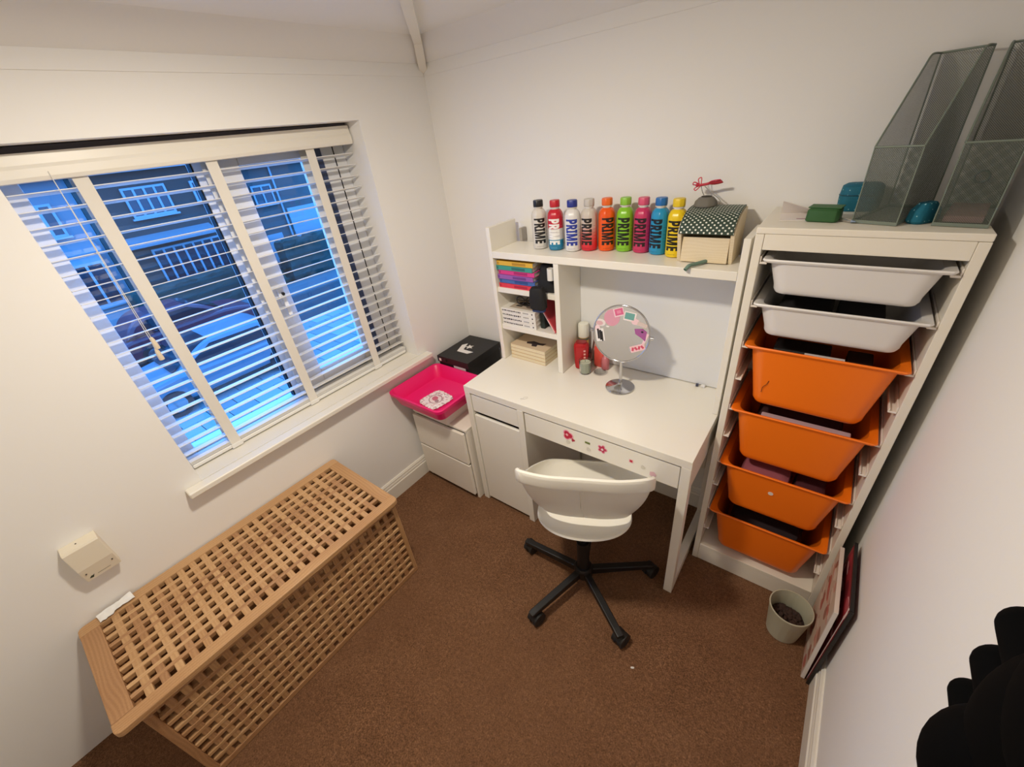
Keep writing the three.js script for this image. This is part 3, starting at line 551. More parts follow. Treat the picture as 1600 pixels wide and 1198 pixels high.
// ------------------------------------------------------------------ toiletries, candle, mirror and small things on the desk
const DY = 0.7515;
{
  const c = thing('spray_can', 'tall spray can with white cap and yellow band behind the red bottle', 'can', [0.857, DY, 0.085]); c.scale.setScalar(1.14);
  part('can_body', lathe([[0.0005, 0], [0.02, 0], [0.0215, 0.003], [0.0215, 0.118], [0.019, 0.123], [0.0005, 0.123]], 28), std(0xdfa24e, 0.35), c);
  part('label_band', lathe([[0.0217, 0.108], [0.0219, 0.109], [0.0219, 0.117], [0.0217, 0.118]], 28), std(0x59685a, 0.4), c);
  part('cap', lathe([[0.0222, 0.121], [0.0222, 0.172], [0.0205, 0.178], [0.014, 0.181], [0.0005, 0.1815]], 28), std(0xe7e6da, 0.4), c);
  const r = thing('red_bottle', 'red shower gel bottle with pale lettering, beside the shelf divider', 'bottle', [0.876, DY, 0.142], 0.3); r.scale.setScalar(1.14);
  part('bottle_body', loft([[0, 0.022, 0.014, 0.012], [0.004, 0.026, 0.018, 0.015], [0.02, 0.028, 0.019, 0.017], [0.10, 0.031, 0.021, 0.019], [0.108, 0.030, 0.020, 0.018], [0.116, 0.024, 0.016, 0.014]], 8), phys(0xb3161f, 0.25), r);
  part('cap', loft([[0.1162, 0.022, 0.014, 0.012], [0.122, 0.021, 0.013, 0.011]], 8), std(0x8e1018, 0.35), r);
  const pr = merge([0, 1, 2, 3, 4].map((i) => box(-0.004, 0.004, 0.025 + i * 0.015, 0.033 + i * 0.015, 0.0205, 0.0212, 0)));
  part('print', pr, std(0xe8a8a0, 0.5), r, [0.012, 0, 0], [0.02, 0.25, 0]);
  const s = thing('dark_stick', 'thin brown stick leaning between the red and coral bottles', 'stick', [0.912, DY, 0.100]);
  part('stick_body', bar([0, 0.002, 0.03], [0.002, 0.165, -0.028], 0.0042, 10), std(0x5d3a30, 0.5), s);
  part('stick_tip', bar([0.002, 0.165, -0.028], [0.0022, 0.178, -0.0326], 0.005, 10), std(0x8c7768, 0.6), s);
  const k = thing('brown_tube', 'small dark brown tube standing behind the candle', 'tube', [0.903, DY, 0.118]);
  part('tube_body', lathe([[0.0005, 0], [0.010, 0], [0.0105, 0.002], [0.0095, 0.075], [0.0005, 0.0755]], 18), std(0x5a2420, 0.45), k);
  part('tube_cap', lathe([[0.0085, 0.0757], [0.0085, 0.100], [0.0005, 0.101]], 18), std(0x2a1a18, 0.4), k);
  const o = thing('coral_bottle', 'coral red squat bottle just left of the round mirror', 'bottle', [0.945, DY, 0.087]); o.scale.setScalar(1.15);
  part('bottle_body', loft([[0, 0.022, 0.014, 0.010], [0.004, 0.024, 0.016, 0.012], [0.085, 0.024, 0.016, 0.012], [0.092, 0.018, 0.012, 0.01]], 7), phys(0xe0584c, 0.3), o);
  part('cap', loft([[0.0922, 0.021, 0.014, 0.010], [0.112, 0.021, 0.014, 0.010], [0.114, 0.019, 0.012, 0.009]], 7), std(0xee8a78, 0.4), o);
  const k2 = thing('pink_bottle', 'small rounded pink bottle half behind the round mirror', 'bottle', [0.981, DY, 0.105]);
  part('bottle_body', lathe([[0.0005, 0], [0.016, 0], [0.018, 0.003], [0.019, 0.04], [0.016, 0.058], [0.009, 0.066], [0.0005, 0.067]], 24), phys(0xc8747a, 0.3), k2);
  part('cap', lathe([[0.0085, 0.0662], [0.0085, 0.085], [0.0005, 0.086]], 18), std(0xe9b0ac, 0.4), k2);
  const ca = thing('candle_jar', 'pale green candle in a glass jar in front of the bottles', 'candle', [0.913, DY, 0.176]); ca.scale.setScalar(1.2);
  part('candle', lathe([[0.0005, 0.004], [0.0195, 0.004], [0.0208, 0.046], [0.0005, 0.0465]], 28), std(0xc2cbb4, 0.6), ca);
  part('glass_jar', lathe([[0.0005, 0], [0.020, 0], [0.0222, 0.003], [0.0236, 0.055], [0.0222, 0.055], [0.0212, 0.0035], [0.0005, 0.003]], 32), phys(0xffffff, 0.02, { transmission: 1, thickness: 0.002, ior: 1.45 }), ca);
  part('wick', cyl(0.0008, 0.0008, 0.008, 6), M.black, ca, [0, 0.050, 0]);
}
{
  const m = thing('table_mirror', 'round chrome vanity mirror with pink stickers on a pedestal on the desk', 'mirror', [1.107, DY, 0.222]);
  part('base', lathe([[0.0005, 0], [0.060, 0], [0.062, 0.002], [0.061, 0.005], [0.045, 0.009], [0.02, 0.013], [0.010, 0.018], [0.0075, 0.026], [0.0005, 0.026]], 48), M.chrome, m);
  part('stem', cyl(0.0062, 0.0068, 0.115, 20), M.chrome, m, [0, 0.082, -0.004]);
  const head = new THREE.Group(); head.name = 'mirror_head'; head.position.set(-0.004, 0.254, 0.0); head.rotation.set(-0.2, 0.10, 0); m.add(head);
  part('rim', new THREE.TorusGeometry(0.1155, 0.0038, 12, 72), M.chrome, head);
  part('mirror_back', cyl(0.114, 0.112, 0.006, 64).rotateX(Math.PI / 2), M.chrome, head, [0, 0, -0.004]);
  part('mirror_glass', cyl(0.1135, 0.1135, 0.002, 64).rotateX(Math.PI / 2), M.mirror, head, [0, 0, 0.0006]);
  part('pivot_knob', cyl(0.008, 0.008, 0.012, 16).rotateZ(Math.PI / 2), M.chrome, head, [0.124, 0, -0.002]);
  part('pivot_knob', cyl(0.008, 0.008, 0.012, 16).rotateZ(Math.PI / 2), M.chrome, head, [-0.124, 0, -0.002]);
  const st = (pts, col, x, y, z = 0, name = 'sticker') => { const s = new THREE.Shape(pts.map(([a, b]) => new THREE.Vector2(a, b))); part(name, new THREE.ExtrudeGeometry(s, { depth: 0.0004, bevelEnabled: false }), std(col, 0.55), head, [x, y, 0.0018 + z]); };
  const disc = (rx, ry = rx, n = 32) => Array.from({ length: n }, (_, i) => [rx * Math.cos(i / n * 6.283), ry * Math.sin(i / n * 6.283)]);
  const quad = (w, h, a = 0) => [[-w, -h], [w, -h], [w, h], [-w, h]].map(([x, y]) => [x * Math.cos(a) - y * Math.sin(a), x * Math.sin(a) + y * Math.cos(a)]);
  st(disc(0.033, 0.034), 0xdc9cae, -0.044, 0.062); st(quad(0.021, 0.017, 0.35), 0xf4d6dc, -0.018, 0.088, 0.0005); st(quad(0.017, 0.013, 0.35), 0xdc6890, -0.018, 0.089, 0.001); st(quad(0.008, 0.006, 0.35), 0xe890ac, -0.018, 0.089, 0.0015);
  st(quad(0.024, 0.018, -0.1), 0xf2e6e4, 0.028, 0.076, 0); st(quad(0.019, 0.013, -0.1), 0x6fa8a0, 0.027, 0.077, 0.0005); st(disc(0.016, 0.012), 0xf0cccf, 0.052, 0.058, 0.0002);
  st(quad(0.02, 0.008, -0.25), 0xd7c4bc, 0.080, 0.050, 0.0004); st([[-0.026, 0.012], [0.006, 0.017], [0.024, 0.006], [0.022, -0.032], [0.004, -0.02], [-0.02, -0.008]], 0xa65a98, 0.078, 0.018, 0.0008); st(disc(0.005, 0.004), 0x3c2038, 0.084, 0.022, 0.0013);
  st(quad(0.005, 0.022, -0.3), 0xf6d4da, 0.100, -0.004, 0.0004);
  st(quad(0.030, 0.013, 0.42), 0xf4c8cc, 0.074, -0.046, 0.0004); for (let i = 0; i < 4; i++) st(quad(0.0042, 0.007, 0.42 + (i % 2 ? 0.5 : -0.4)), 0xd2506c, 0.056 + i * 0.012, -0.054 + i * 0.0052, 0.0009);
  st(disc(0.022, 0.015), 0xe8dcd8, -0.090, 0.036, 0.0002); st(disc(0.015, 0.009), 0xdcb0b4, -0.094, 0.034, 0.0007);
  st(quad(0.018, 0.026, 0.25), 0xf0ecea, -0.086, -0.016, 0.0002); for (const [a, b, w] of [[-0.094, -0.012, 0.0038], [-0.084, -0.016, 0.0045], [-0.076, -0.020, 0.003]]) st(quad(w, 0.021, 0.22), 0x232022, a, b, 0.0008);
  st(disc(0.011, 0.012), 0xf4d4d8, -0.100, 0.012, 0.0004); st(disc(0.007, 0.003), 0xefe9e2, -0.058, 0.024, 0.0002);
}
{
  const d = thing('dark_cube', 'tiny dark cube against the back board of the desk', 'cube', [1.385, DY, 0.068], 0.2);
  part('cube_body', new RoundedBoxGeometry(0.011, 0.011, 0.011, 2, 0.0015).translate(0, 0.0055, 0), std(0x3c3f56, 0.5), d);
  const e = thing('white_eraser', 'tiny white eraser beside the dark cube on the desk', 'eraser', [1.409, DY, 0.066], -0.2);
  part('eraser_body', new RoundedBoxGeometry(0.016, 0.011, 0.011, 2, 0.002).translate(0, 0.0055, 0), std(0xeeece8, 0.6), e);
}

// ------------------------------------------------------------------ tall bin rack
const TX0 = 1.527, TX1 = 1.987, TZ0 = 0.012, TZ1 = 0.31, TT = 0.022;
const BINY = [[1.266, 0], [1.135, 0], [0.880, 1], [0.635, 1], [0.387, 1], [0.127, 1]];   // floor of each bin, 0 shallow / 1 deep
const BINH = [0.105, 0.222];
{
  const t = thing('bin_rack', 'tall narrow white rack with side rails holding six pull-out bins', 'rack', [(TX0 + TX1) / 2, 0, (TZ0 + TZ1) / 2]);
  const cx = (TX0 + TX1) / 2, cz = (TZ0 + TZ1) / 2;
  const q = (x0, x1, y0, y1, z0, z1, r = 0.002) => box(x0 - cx, x1 - cx, y0, y1, z0 - cz, z1 - cz, r, 2);
  part('side_panel', q(TX0, TX0 + TT, 0.001, 1.434, TZ0, TZ1), M.trofast, t);
  part('side_panel', q(TX1 - TT, TX1, 0.001, 1.434, TZ0, TZ1), M.trofast, t);
  part('top_panel', q(TX0, TX1, 1.4345, 1.452, TZ0, TZ1, 0.003), M.trofast, t);
  part('front_board', q(TX0 + TT + 0.0003, TX1 - TT - 0.0003, 1.391, 1.4343, TZ1 - 0.02, TZ1 - 0.002), M.trofast, t);
  part('bottom_panel', q(TX0 + TT + 0.0003, TX1 - TT - 0.0003, 0.082, 0.1, TZ0 + 0.005, TZ1 - 0.001), M.trofast, t);
  part('plinth', q(TX0 + TT + 0.0003, TX1 - TT - 0.0003, 0.001, 0.0818, TZ1 - 0.022, TZ1 - 0.002), M.trofast, t);
  part('back_panel', q(TX0 + TT + 0.0003, TX1 - TT - 0.0003, 0.101, 1.434, TZ0, TZ0 + 0.006), M.deskIn, t);
  const ys = []; for (const [y, k] of BINY) { ys.push(y + BINH[k] - 0.014); if (k) ys.push(y + BINH[k] - 0.135); }
  for (const y of ys) for (const s of [0, 1]) {
    const x0 = s ? TX1 - TT - 0.020 : TX0 + TT + 0.0003, x1 = s ? TX1 - TT - 0.0003 : TX0 + TT + 0.020, lip = s ? x0 : x1 - 0.004;
    part('rail', merge([q(x0, x1, y - 0.006, y, TZ0 + 0.01, TZ1 - 0.004, 0.0015), q(lip, lip + 0.004, y, y + 0.006, TZ0 + 0.01, TZ1 - 0.004, 0.001), q(s ? x1 - 0.004 : x0, s ? x1 : x0 + 0.004, y, y + 0.016, TZ0 + 0.01, TZ1 - 0.004, 0.001)]), M.rail, t);
  }
}
{
  const names = ['upper of the two white bins, at the top of the rack', 'lower of the two white bins, second from the top of the rack', 'topmost orange bin with a small dark scratch', 'second orange bin from the top of the rack', 'third orange bin with a pale round sticker', 'lowest orange bin just above the rack base'];
  const mk = (h, deep) => {
    const a = 0.181, b = 0.146, r = 0.045, f = deep ? 0.030 : 0.022, bx = deep ? 0.151 : 0.163, bz = deep ? 0.124 : 0.132, o = [];
    o.push([0, bx - f * 0.75, bz - f * 0.7, 0.02], [f * 0.14, bx - f * 0.3, bz - f * 0.3, 0.03], [f * 0.5, bx - f * 0.07, bz - f * 0.07, 0.037], [f, bx, bz, 0.04]);
    o.push([h - 0.020, a, b - 0.004, r], [h - 0.013, a + 0.002, b - 0.003, r], [h - 0.009, 0.196, b + 0.003, 0.016], [h - 0.004, 0.199, b + 0.005, 0.014], [h, 0.197, b + 0.003, 0.014], [h - 0.0015, 0.187, b - 0.003, 0.04], [h - 0.008, a - 0.003, b - 0.007, r]);
    o.push([f, bx - 0.003, bz - 0.003, 0.038], [f * 0.5, bx - f * 0.07 - 0.003, bz - f * 0.07 - 0.003, 0.035], [f * 0.14 + 0.003, bx - f * 0.3 - 0.002, bz - f * 0.3 - 0.002, 0.03], [0.003, bx - f * 0.75, bz - f * 0.7, 0.02]);
    return loft(o, 9);
  };
  const geo = [mk(BINH[0], 0), mk(BINH[1], 1)];
  BINY.forEach(([y, k], i) => {
    const white = i < 2, b = thing('storage_bin', names[i], 'bin', [(TX0 + TX1) / 2, y, 0.176], 0, white ? 'shallow white bins in the rack' : 'deep orange bins in the rack');
    part('bin_shell', geo[k], white ? M.whiteBin : M.orange, b);
    if (i === 4) part('round_sticker', cyl(0.0085, 0.0085, 0.0006, 24).rotateX(Math.PI / 2), std(0xf3e6dc, 0.5), b, [-0.015, 0.140, 0.1372], [0.085, 0, 0]);
    if (i === 2) part('scratch', tube([[0.008, 0.018, 0], [0.004, 0.004, 0.0004], [-0.004, -0.008, -0.0008], [-0.006, -0.03, -0.003]].map(([x, yy, z]) => [x, yy, z]), 0.0009, 16, 4), std(0x4a2a14, 0.7), b, [-0.118, 0.085, 0.1325]);
  });
  // what lies in the bins
  const cx = (TX0 + TX1) / 2, item = (name, label, cat, geo2, mat, x, y, z, ry = 0) => tag(part(name, geo2, mat, null, [x, y, z], [0, ry, 0]), label, cat);
  const soft = (w, h, d, r = 0.02) => loft([[0, w - 0.012, d - 0.012, r], [0.006, w, d, r], [h * 0.7, w * 0.98, d * 0.97, r], [h * 0.94, w * 0.86, d * 0.85, r * 0.8], [h, w * 0.6, d * 0.6, r * 0.6]], 6);
  item('black_case', 'black flat case showing under the upper white bin, left half', 'case', new RoundedBoxGeometry(0.135, 0.066, 0.17, 2, 0.006).translate(0, 0.033, 0), std(0x2a282b, 0.6), cx - 0.072, BINY[1][0] + 0.005, 0.185);
  item('grey_case', 'dark grey case beside the black case in the lower white bin', 'case', new RoundedBoxGeometry(0.11, 0.062, 0.16, 2, 0.006).translate(0, 0.031, 0), std(0x343238, 0.6), cx + 0.062, BINY[1][0] + 0.005, 0.18);
  item('black_folder', 'black folder standing in the topmost orange bin', 'folder', new RoundedBoxGeometry(0.15, 0.185, 0.09, 2, 0.006).translate(0, 0.0925, 0), std(0x131214, 0.6), cx - 0.05, BINY[2][0] + 0.005, 0.20);
  item('white_notepad', 'white notepad poking out of the topmost orange bin', 'notepad', new RoundedBoxGeometry(0.10, 0.192, 0.012, 2, 0.001).translate(0, 0.096, 0), std(0xe9dfda, 0.7), cx + 0.010, BINY[2][0] + 0.005, 0.263, 0.02);
  item('dark_box', 'dark brown box at the right inside the topmost orange bin', 'box', new RoundedBoxGeometry(0.062, 0.175, 0.10, 2, 0.004).translate(0, 0.0875, 0), std(0x2c1a18, 0.6), cx + 0.098, BINY[2][0] + 0.005, 0.20);
  item('lilac_folder', 'pale lilac folder lying on top in the second orange bin', 'folder', new RoundedBoxGeometry(0.25, 0.185, 0.03, 2, 0.004).translate(0, 0.0925, 0), std(0xcdb2b8, 0.6), cx + 0.015, BINY[3][0] + 0.005, 0.262);
  item('folded_cloth', 'dark folded cloth behind the lilac folder in the second orange bin', 'cloth', soft(0.13, 0.17, 0.08), std(0x3a1c1c, 0.95), cx, BINY[3][0] + 0.005, 0.15);
  item('purple_cloth', 'dusky pink cloth bundle in the third orange bin', 'cloth', soft(0.085, 0.19, 0.07), std(0x9c5560, 0.95), cx - 0.048, BINY[4][0] + 0.005, 0.225);
  item('maroon_cloth', 'dark maroon cloth bundle in the third orange bin', 'cloth', soft(0.05, 0.18, 0.07), std(0x4c1f26, 0.95), cx + 0.092, BINY[4][0] + 0.005, 0.22);
  item('black_cloth', 'black patterned cloth bundle in the lowest orange bin', 'cloth', soft(0.13, 0.165, 0.10), std(0x2b2024, 0.95), cx, BINY[5][0] + 0.005, 0.175);
}
// ------------------------------------------------------------------ on top of the rack
{
  const weave = (k) => rep(dataTex(64, (x, y) => { const a = Math.abs(((x + y) * 4) % 1 - 0.5), b = Math.abs(((x - y + 2) * 4) % 1 - 0.5); return a > k || b > k ? 255 : 0; }, false), 0.016);
  const net = (k) => std(0x666f66, 0.6, { metalness: 0.2, alphaMap: weave(k), transparent: true, side: THREE.DoubleSide }), mesh = net(0.385), back = net(0.43), frame = std(0x7a857a, 0.5, { metalness: 0.2 });
  const w = 0.092, d = 0.23, hf = 0.172, hb = 0.348;
  const holder = (label, x, z, turn, ring) => {
    const t = thing('magazine_file', label, 'file holder', [x, 1.453, z], turn, 'mesh file holders on the rack');
    const prof = [[d / 2, 0.003], [d / 2, hf], [-d / 2 + 0.075, hb - 0.014], [-d / 2 + 0.06, hb - 0.004], [-d / 2 + 0.045, hb], [-d / 2, hb], [-d / 2, 0.003]];   // z, y
    const side = uvm(prism(prof, 0.0008).rotateY(-Math.PI / 2).translate(0.0004, 0, 0));
    part('mesh_side', side, mesh, t, [-w / 2, 0, 0]); part('mesh_side', side, mesh, t, [w / 2, 0, 0]);
    part('mesh_front', box(-w / 2 + 0.001, w / 2 - 0.001, 0.003, hf, d / 2 - 0.0008, d / 2, 0), mesh, t);
    part('mesh_back', box(-w / 2 + 0.001, w / 2 - 0.001, 0.003, hb, -d / 2, -d / 2 + 0.0008, 0), back, t);
    part('mesh_floor', box(-w / 2 + 0.001, w / 2 - 0.001, 0.004, 0.0048, -d / 2, d / 2, 0), mesh, t);
    const e = [];
    for (const s of [-w / 2, w / 2]) e.push(tube([[s, hf, d / 2], [s, hf + 0.001, d / 2 - 0.0006], [s, hb - 0.02, -d / 2 + 0.078], [s, hb - 0.004, -d / 2 + 0.062], [s, hb, -d / 2 + 0.045], [s, hb, -d / 2]], 0.0022, 60, 6), bar([s, 0, d / 2], [s, hf, d / 2], 0.0016, 6), bar([s, 0.002, -d / 2], [s, hb, -d / 2], 0.0018, 6));
    part('edge_wire', merge(e), frame, t);
    part('front_edge', bar([-w / 2, hf, d / 2], [w / 2, hf, d / 2], 0.0024, 8), frame, t); part('back_edge', bar([-w / 2, hb, -d / 2], [w / 2, hb, -d / 2], 0.0024, 8), frame, t);
    part('base_rim', merge([box(-w / 2 - 0.001, w / 2 + 0.001, 0, 0.008, d / 2 - 0.001, d / 2 + 0.0012, 0.0005), box(-w / 2 - 0.001, w / 2 + 0.001, 0, 0.008, -d / 2 - 0.001, -d / 2 + 0.001, 0.0005), box(-w / 2 - 0.0012, -w / 2 + 0.001, 0, 0.008, -d / 2, d / 2, 0.0005), box(w / 2 - 0.001, w / 2 + 0.0012, 0, 0.008, -d / 2, d / 2, 0.0005)]), frame, t);
    if (ring) part('finger_ring', new THREE.TorusGeometry(0.0115, 0.0018, 8, 32), std(0x4a544e, 0.5, { metalness: 0.3 }), t, [0.002, 0.105, d / 2 + 0.001]);
  };
  holder('tall grey green mesh file holder, left of the pair, beside the teal case', 1.812, 0.136, -0.319, false);
  holder('grey green mesh file holder in the corner against the right wall', 1.950, 0.140, -0.17, true);
  const g = thing('green_wallet', 'small dark green wallet lying on the rack', 'wallet', [1.668, 1.4525, 0.205], -0.15);
  part('wallet_body', loft([[0, 0.034, 0.028, 0.008], [0.003, 0.037, 0.031, 0.009], [0.029, 0.036, 0.030, 0.009], [0.033, 0.032, 0.026, 0.008]], 6), std(0x2a5a2c, 0.55), g);
  part('wallet_flap', box(-0.0375, 0.0375, 0.0332, 0.036, -0.028, 0.018, 0.001), std(0x2f6432, 0.55), g);
  const p = thing('silver_pen', 'short silver pen lying beside the green wallet on the rack', 'pen', [1.717, 1.4525, 0.222], -0.75);
  part('pen_body', bar([-0.026, 0.005, 0], [0.02, 0.005, 0], 0.0042, 12), std(0xc8c4bf, 0.25, { metalness: 0.7 }), p);
  part('pen_tip', cyl(0.004, 0.0008, 0.012, 12).rotateZ(Math.PI / 2).translate(0.026, 0.005, 0), std(0x8a9ab0, 0.3, { metalness: 0.7 }), p);
  const c = thing('white_ticket', 'white printed card lying left of the green wallet on the rack', 'card', [1.598, 1.4525, 0.17], 0.12);
  part('card_sheet', box(-0.036, 0.036, 0, 0.0012, -0.05, 0.05, 0), std(0xf1e9e3, 0.6), c);
  part('card_fold', sheet((u, v) => new THREE.Vector3(-0.036 + 0.07 * u, 0.002 + 0.045 * Math.sin(v * 1.6) * (1 - 0.5 * u), -0.05 + 0.07 * v), 6, 8, 0.0008), std(0xf1e9e3, 0.6), c);
  part('print', box(0.004, 0.030, 0.0013, 0.0016, 0.026, 0.034, 0), std(0xb48a9a, 0.6), c);
  const k = thing('teal_case', 'teal soft case with tiny pale dots behind the left mesh file holder', 'case', [1.735, 1.4525, 0.055]);
  const dots = rep(dataTex(128, (x, y, i, j) => { const h = Math.sin(Math.floor(i / 16) * 12.9 + Math.floor(j / 16) * 78.2) * 437.5, q = h - Math.floor(h); return Math.hypot(i % 16 - 4 - 8 * q, j % 16 - 8) < 1.5 && q > 0.45 ? [170, 214, 224] : [16, 104, 128]; }), 0.1);
  part('case_body', loft([[0, 0.042, 0.030, 0.022], [0.008, 0.048, 0.036, 0.028], [0.04, 0.050, 0.038, 0.03], [0.064, 0.047, 0.034, 0.027], [0.070, 0.038, 0.024, 0.02]], 8), std(0xffffff, 0.7, { map: dots }), k);
  part('zip', tube([[-0.050, 0.042, 0.006], [-0.040, 0.043, 0.033], [0, 0.043, 0.0388], [0.03, 0.043, 0.0375]], 0.0014, 30, 6), std(0x0f4a5a, 0.6), k);
  tag(part('teal_cloth', loft([[0, 0.032, 0.016, 0.012], [0.006, 0.037, 0.019, 0.014], [0.03, 0.034, 0.017, 0.013], [0.046, 0.020, 0.010, 0.008]], 6), std(0xffffff, 0.8, { map: dots }), null, [1.868, 1.4525, 0.205], [0, 0.9, 0]), 'teal dotted cloth bundle lying between the two mesh file holders', 'cloth');
  const pp = thing('pink_notes', 'reddish papers lying inside the corner mesh file holder', 'papers', [1.950, 1.4585, 0.145], -0.17);
  part('sheet_stack', box(-0.034, 0.034, 0, 0.014, -0.08, 0.09, 0.001), std(0xb08a86, 0.8), pp);
}

// ------------------------------------------------------------------ plant pot, leaning pictures
{
  const p = thing('plant_pot', 'round sage green pot with dark dried bark on the carpet before the rack', 'pot', [1.906, 0.0012, 0.455]);
  part('pot_shell', lathe([[0.0005, 0], [0.050, 0], [0.053, 0.003], [0.069, 0.148], [0.0705, 0.152], [0.0695, 0.155], [0.0665, 0.155], [0.0655, 0.150], [0.058, 0.06], [0.0005, 0.06]], 56), std(0xb9b6a0, 0.6), p);
  const g = []; for (let i = 0; i < 90; i++) { const a = rnd() * 6.283, r = 0.05 * Math.sqrt(rnd()), b = new THREE.IcosahedronGeometry(0.006 + rnd() * 0.005, 0).scale(1 + rnd() * 0.8, 0.6, 1).rotateY(rnd() * 6); b.translate(r * Math.cos(a) - 0.004, 0.072 + rnd() * 0.014 + 0.012 * (1 - r / 0.05), r * Math.sin(a)); g.push(b); }
  const bark = part('bark', uvm(merge(g)), std(0x3b2720, 0.8), p); bark.userData.kind = 'stuff';
  part('soil', cyl(0.058, 0.058, 0.008, 32), std(0x2c1d18, 0.95), p, [0, 0.069, 0]);
}
{
  const art = (bg, cols) => canvasTex(256, 512, (g, w, h) => { g.fillStyle = bg; g.fillRect(0, 0, w, h); for (let i = 0; i < 60; i++) { g.fillStyle = cols[i % cols.length]; g.globalAlpha = 0.7; g.beginPath(); g.ellipse(rnd() * w, rnd() * h, 8 + rnd() * 34, 6 + rnd() * 26, rnd() * 3, 0, 7); g.fill(); } g.globalAlpha = 1; });
  const a = thing('canvas_picture', 'pale canvas picture with red and brown blotches leaning nearest the bin rack', 'picture', [1.992, 0.001, 0.475], 0);
  const ga = new THREE.Group(); ga.name = 'picture_block'; ga.rotation.z = 0.012; a.add(ga);
  part('canvas', box(-0.008, 0.004, 0, 0.41, -0.15, 0.12, 0.001), std(0xd9cbbf, 0.7), ga);
  part('picture_print', new THREE.PlaneGeometry(0.26, 0.40).rotateY(-Math.PI / 2), std(0xffffff, 0.6, { map: art('#c9b2a0', ['#b0483c', '#d8c6b4', '#8c4a3a', '#c98a78', '#e4d8cc']) }), ga, [-0.0084, 0.205, -0.015]);
  part('white_edge', box(-0.0075, 0.0035, 0.0005, 0.4095, 0.1202, 0.122, 0.0005), std(0xece4de, 0.6), ga);
  const b = thing('red_picture', 'dark framed deep red picture leaning behind the pale canvas against the wall', 'picture', [2.0078, 0.001, 0.485], 0);
  const gb = new THREE.Group(); gb.name = 'picture_block'; gb.rotation.z = -0.012; b.add(gb);
  part('panel', box(-0.005, 0.002, 0.002, 0.448, -0.16, 0.118, 0.001), std(0x6e141c, 0.6), gb);
  part('picture_print', new THREE.PlaneGeometry(0.27, 0.43).rotateY(-Math.PI / 2), std(0xffffff, 0.6, { map: art('#8e1f2a', ['#c43a44', '#e8d0cc', '#5c1018', '#a82c38']) }), gb, [-0.0056, 0.225, -0.021]);
  part('frame_strip', box(-0.0062, 0.0035, 0.0, 0.452, 0.1183, 0.1245, 0.001), std(0x191516, 0.5), gb);
  part('frame_strip', box(-0.0062, 0.0035, 0.4483, 0.4535, -0.16, 0.1180, 0.001), std(0x191516, 0.5), gb);
  part('inner_strip', box(-0.0066, -0.0050, 0.003, 0.443, 0.102, 0.108, 0.0004), std(0xe4d6d2, 0.6), gb);
}

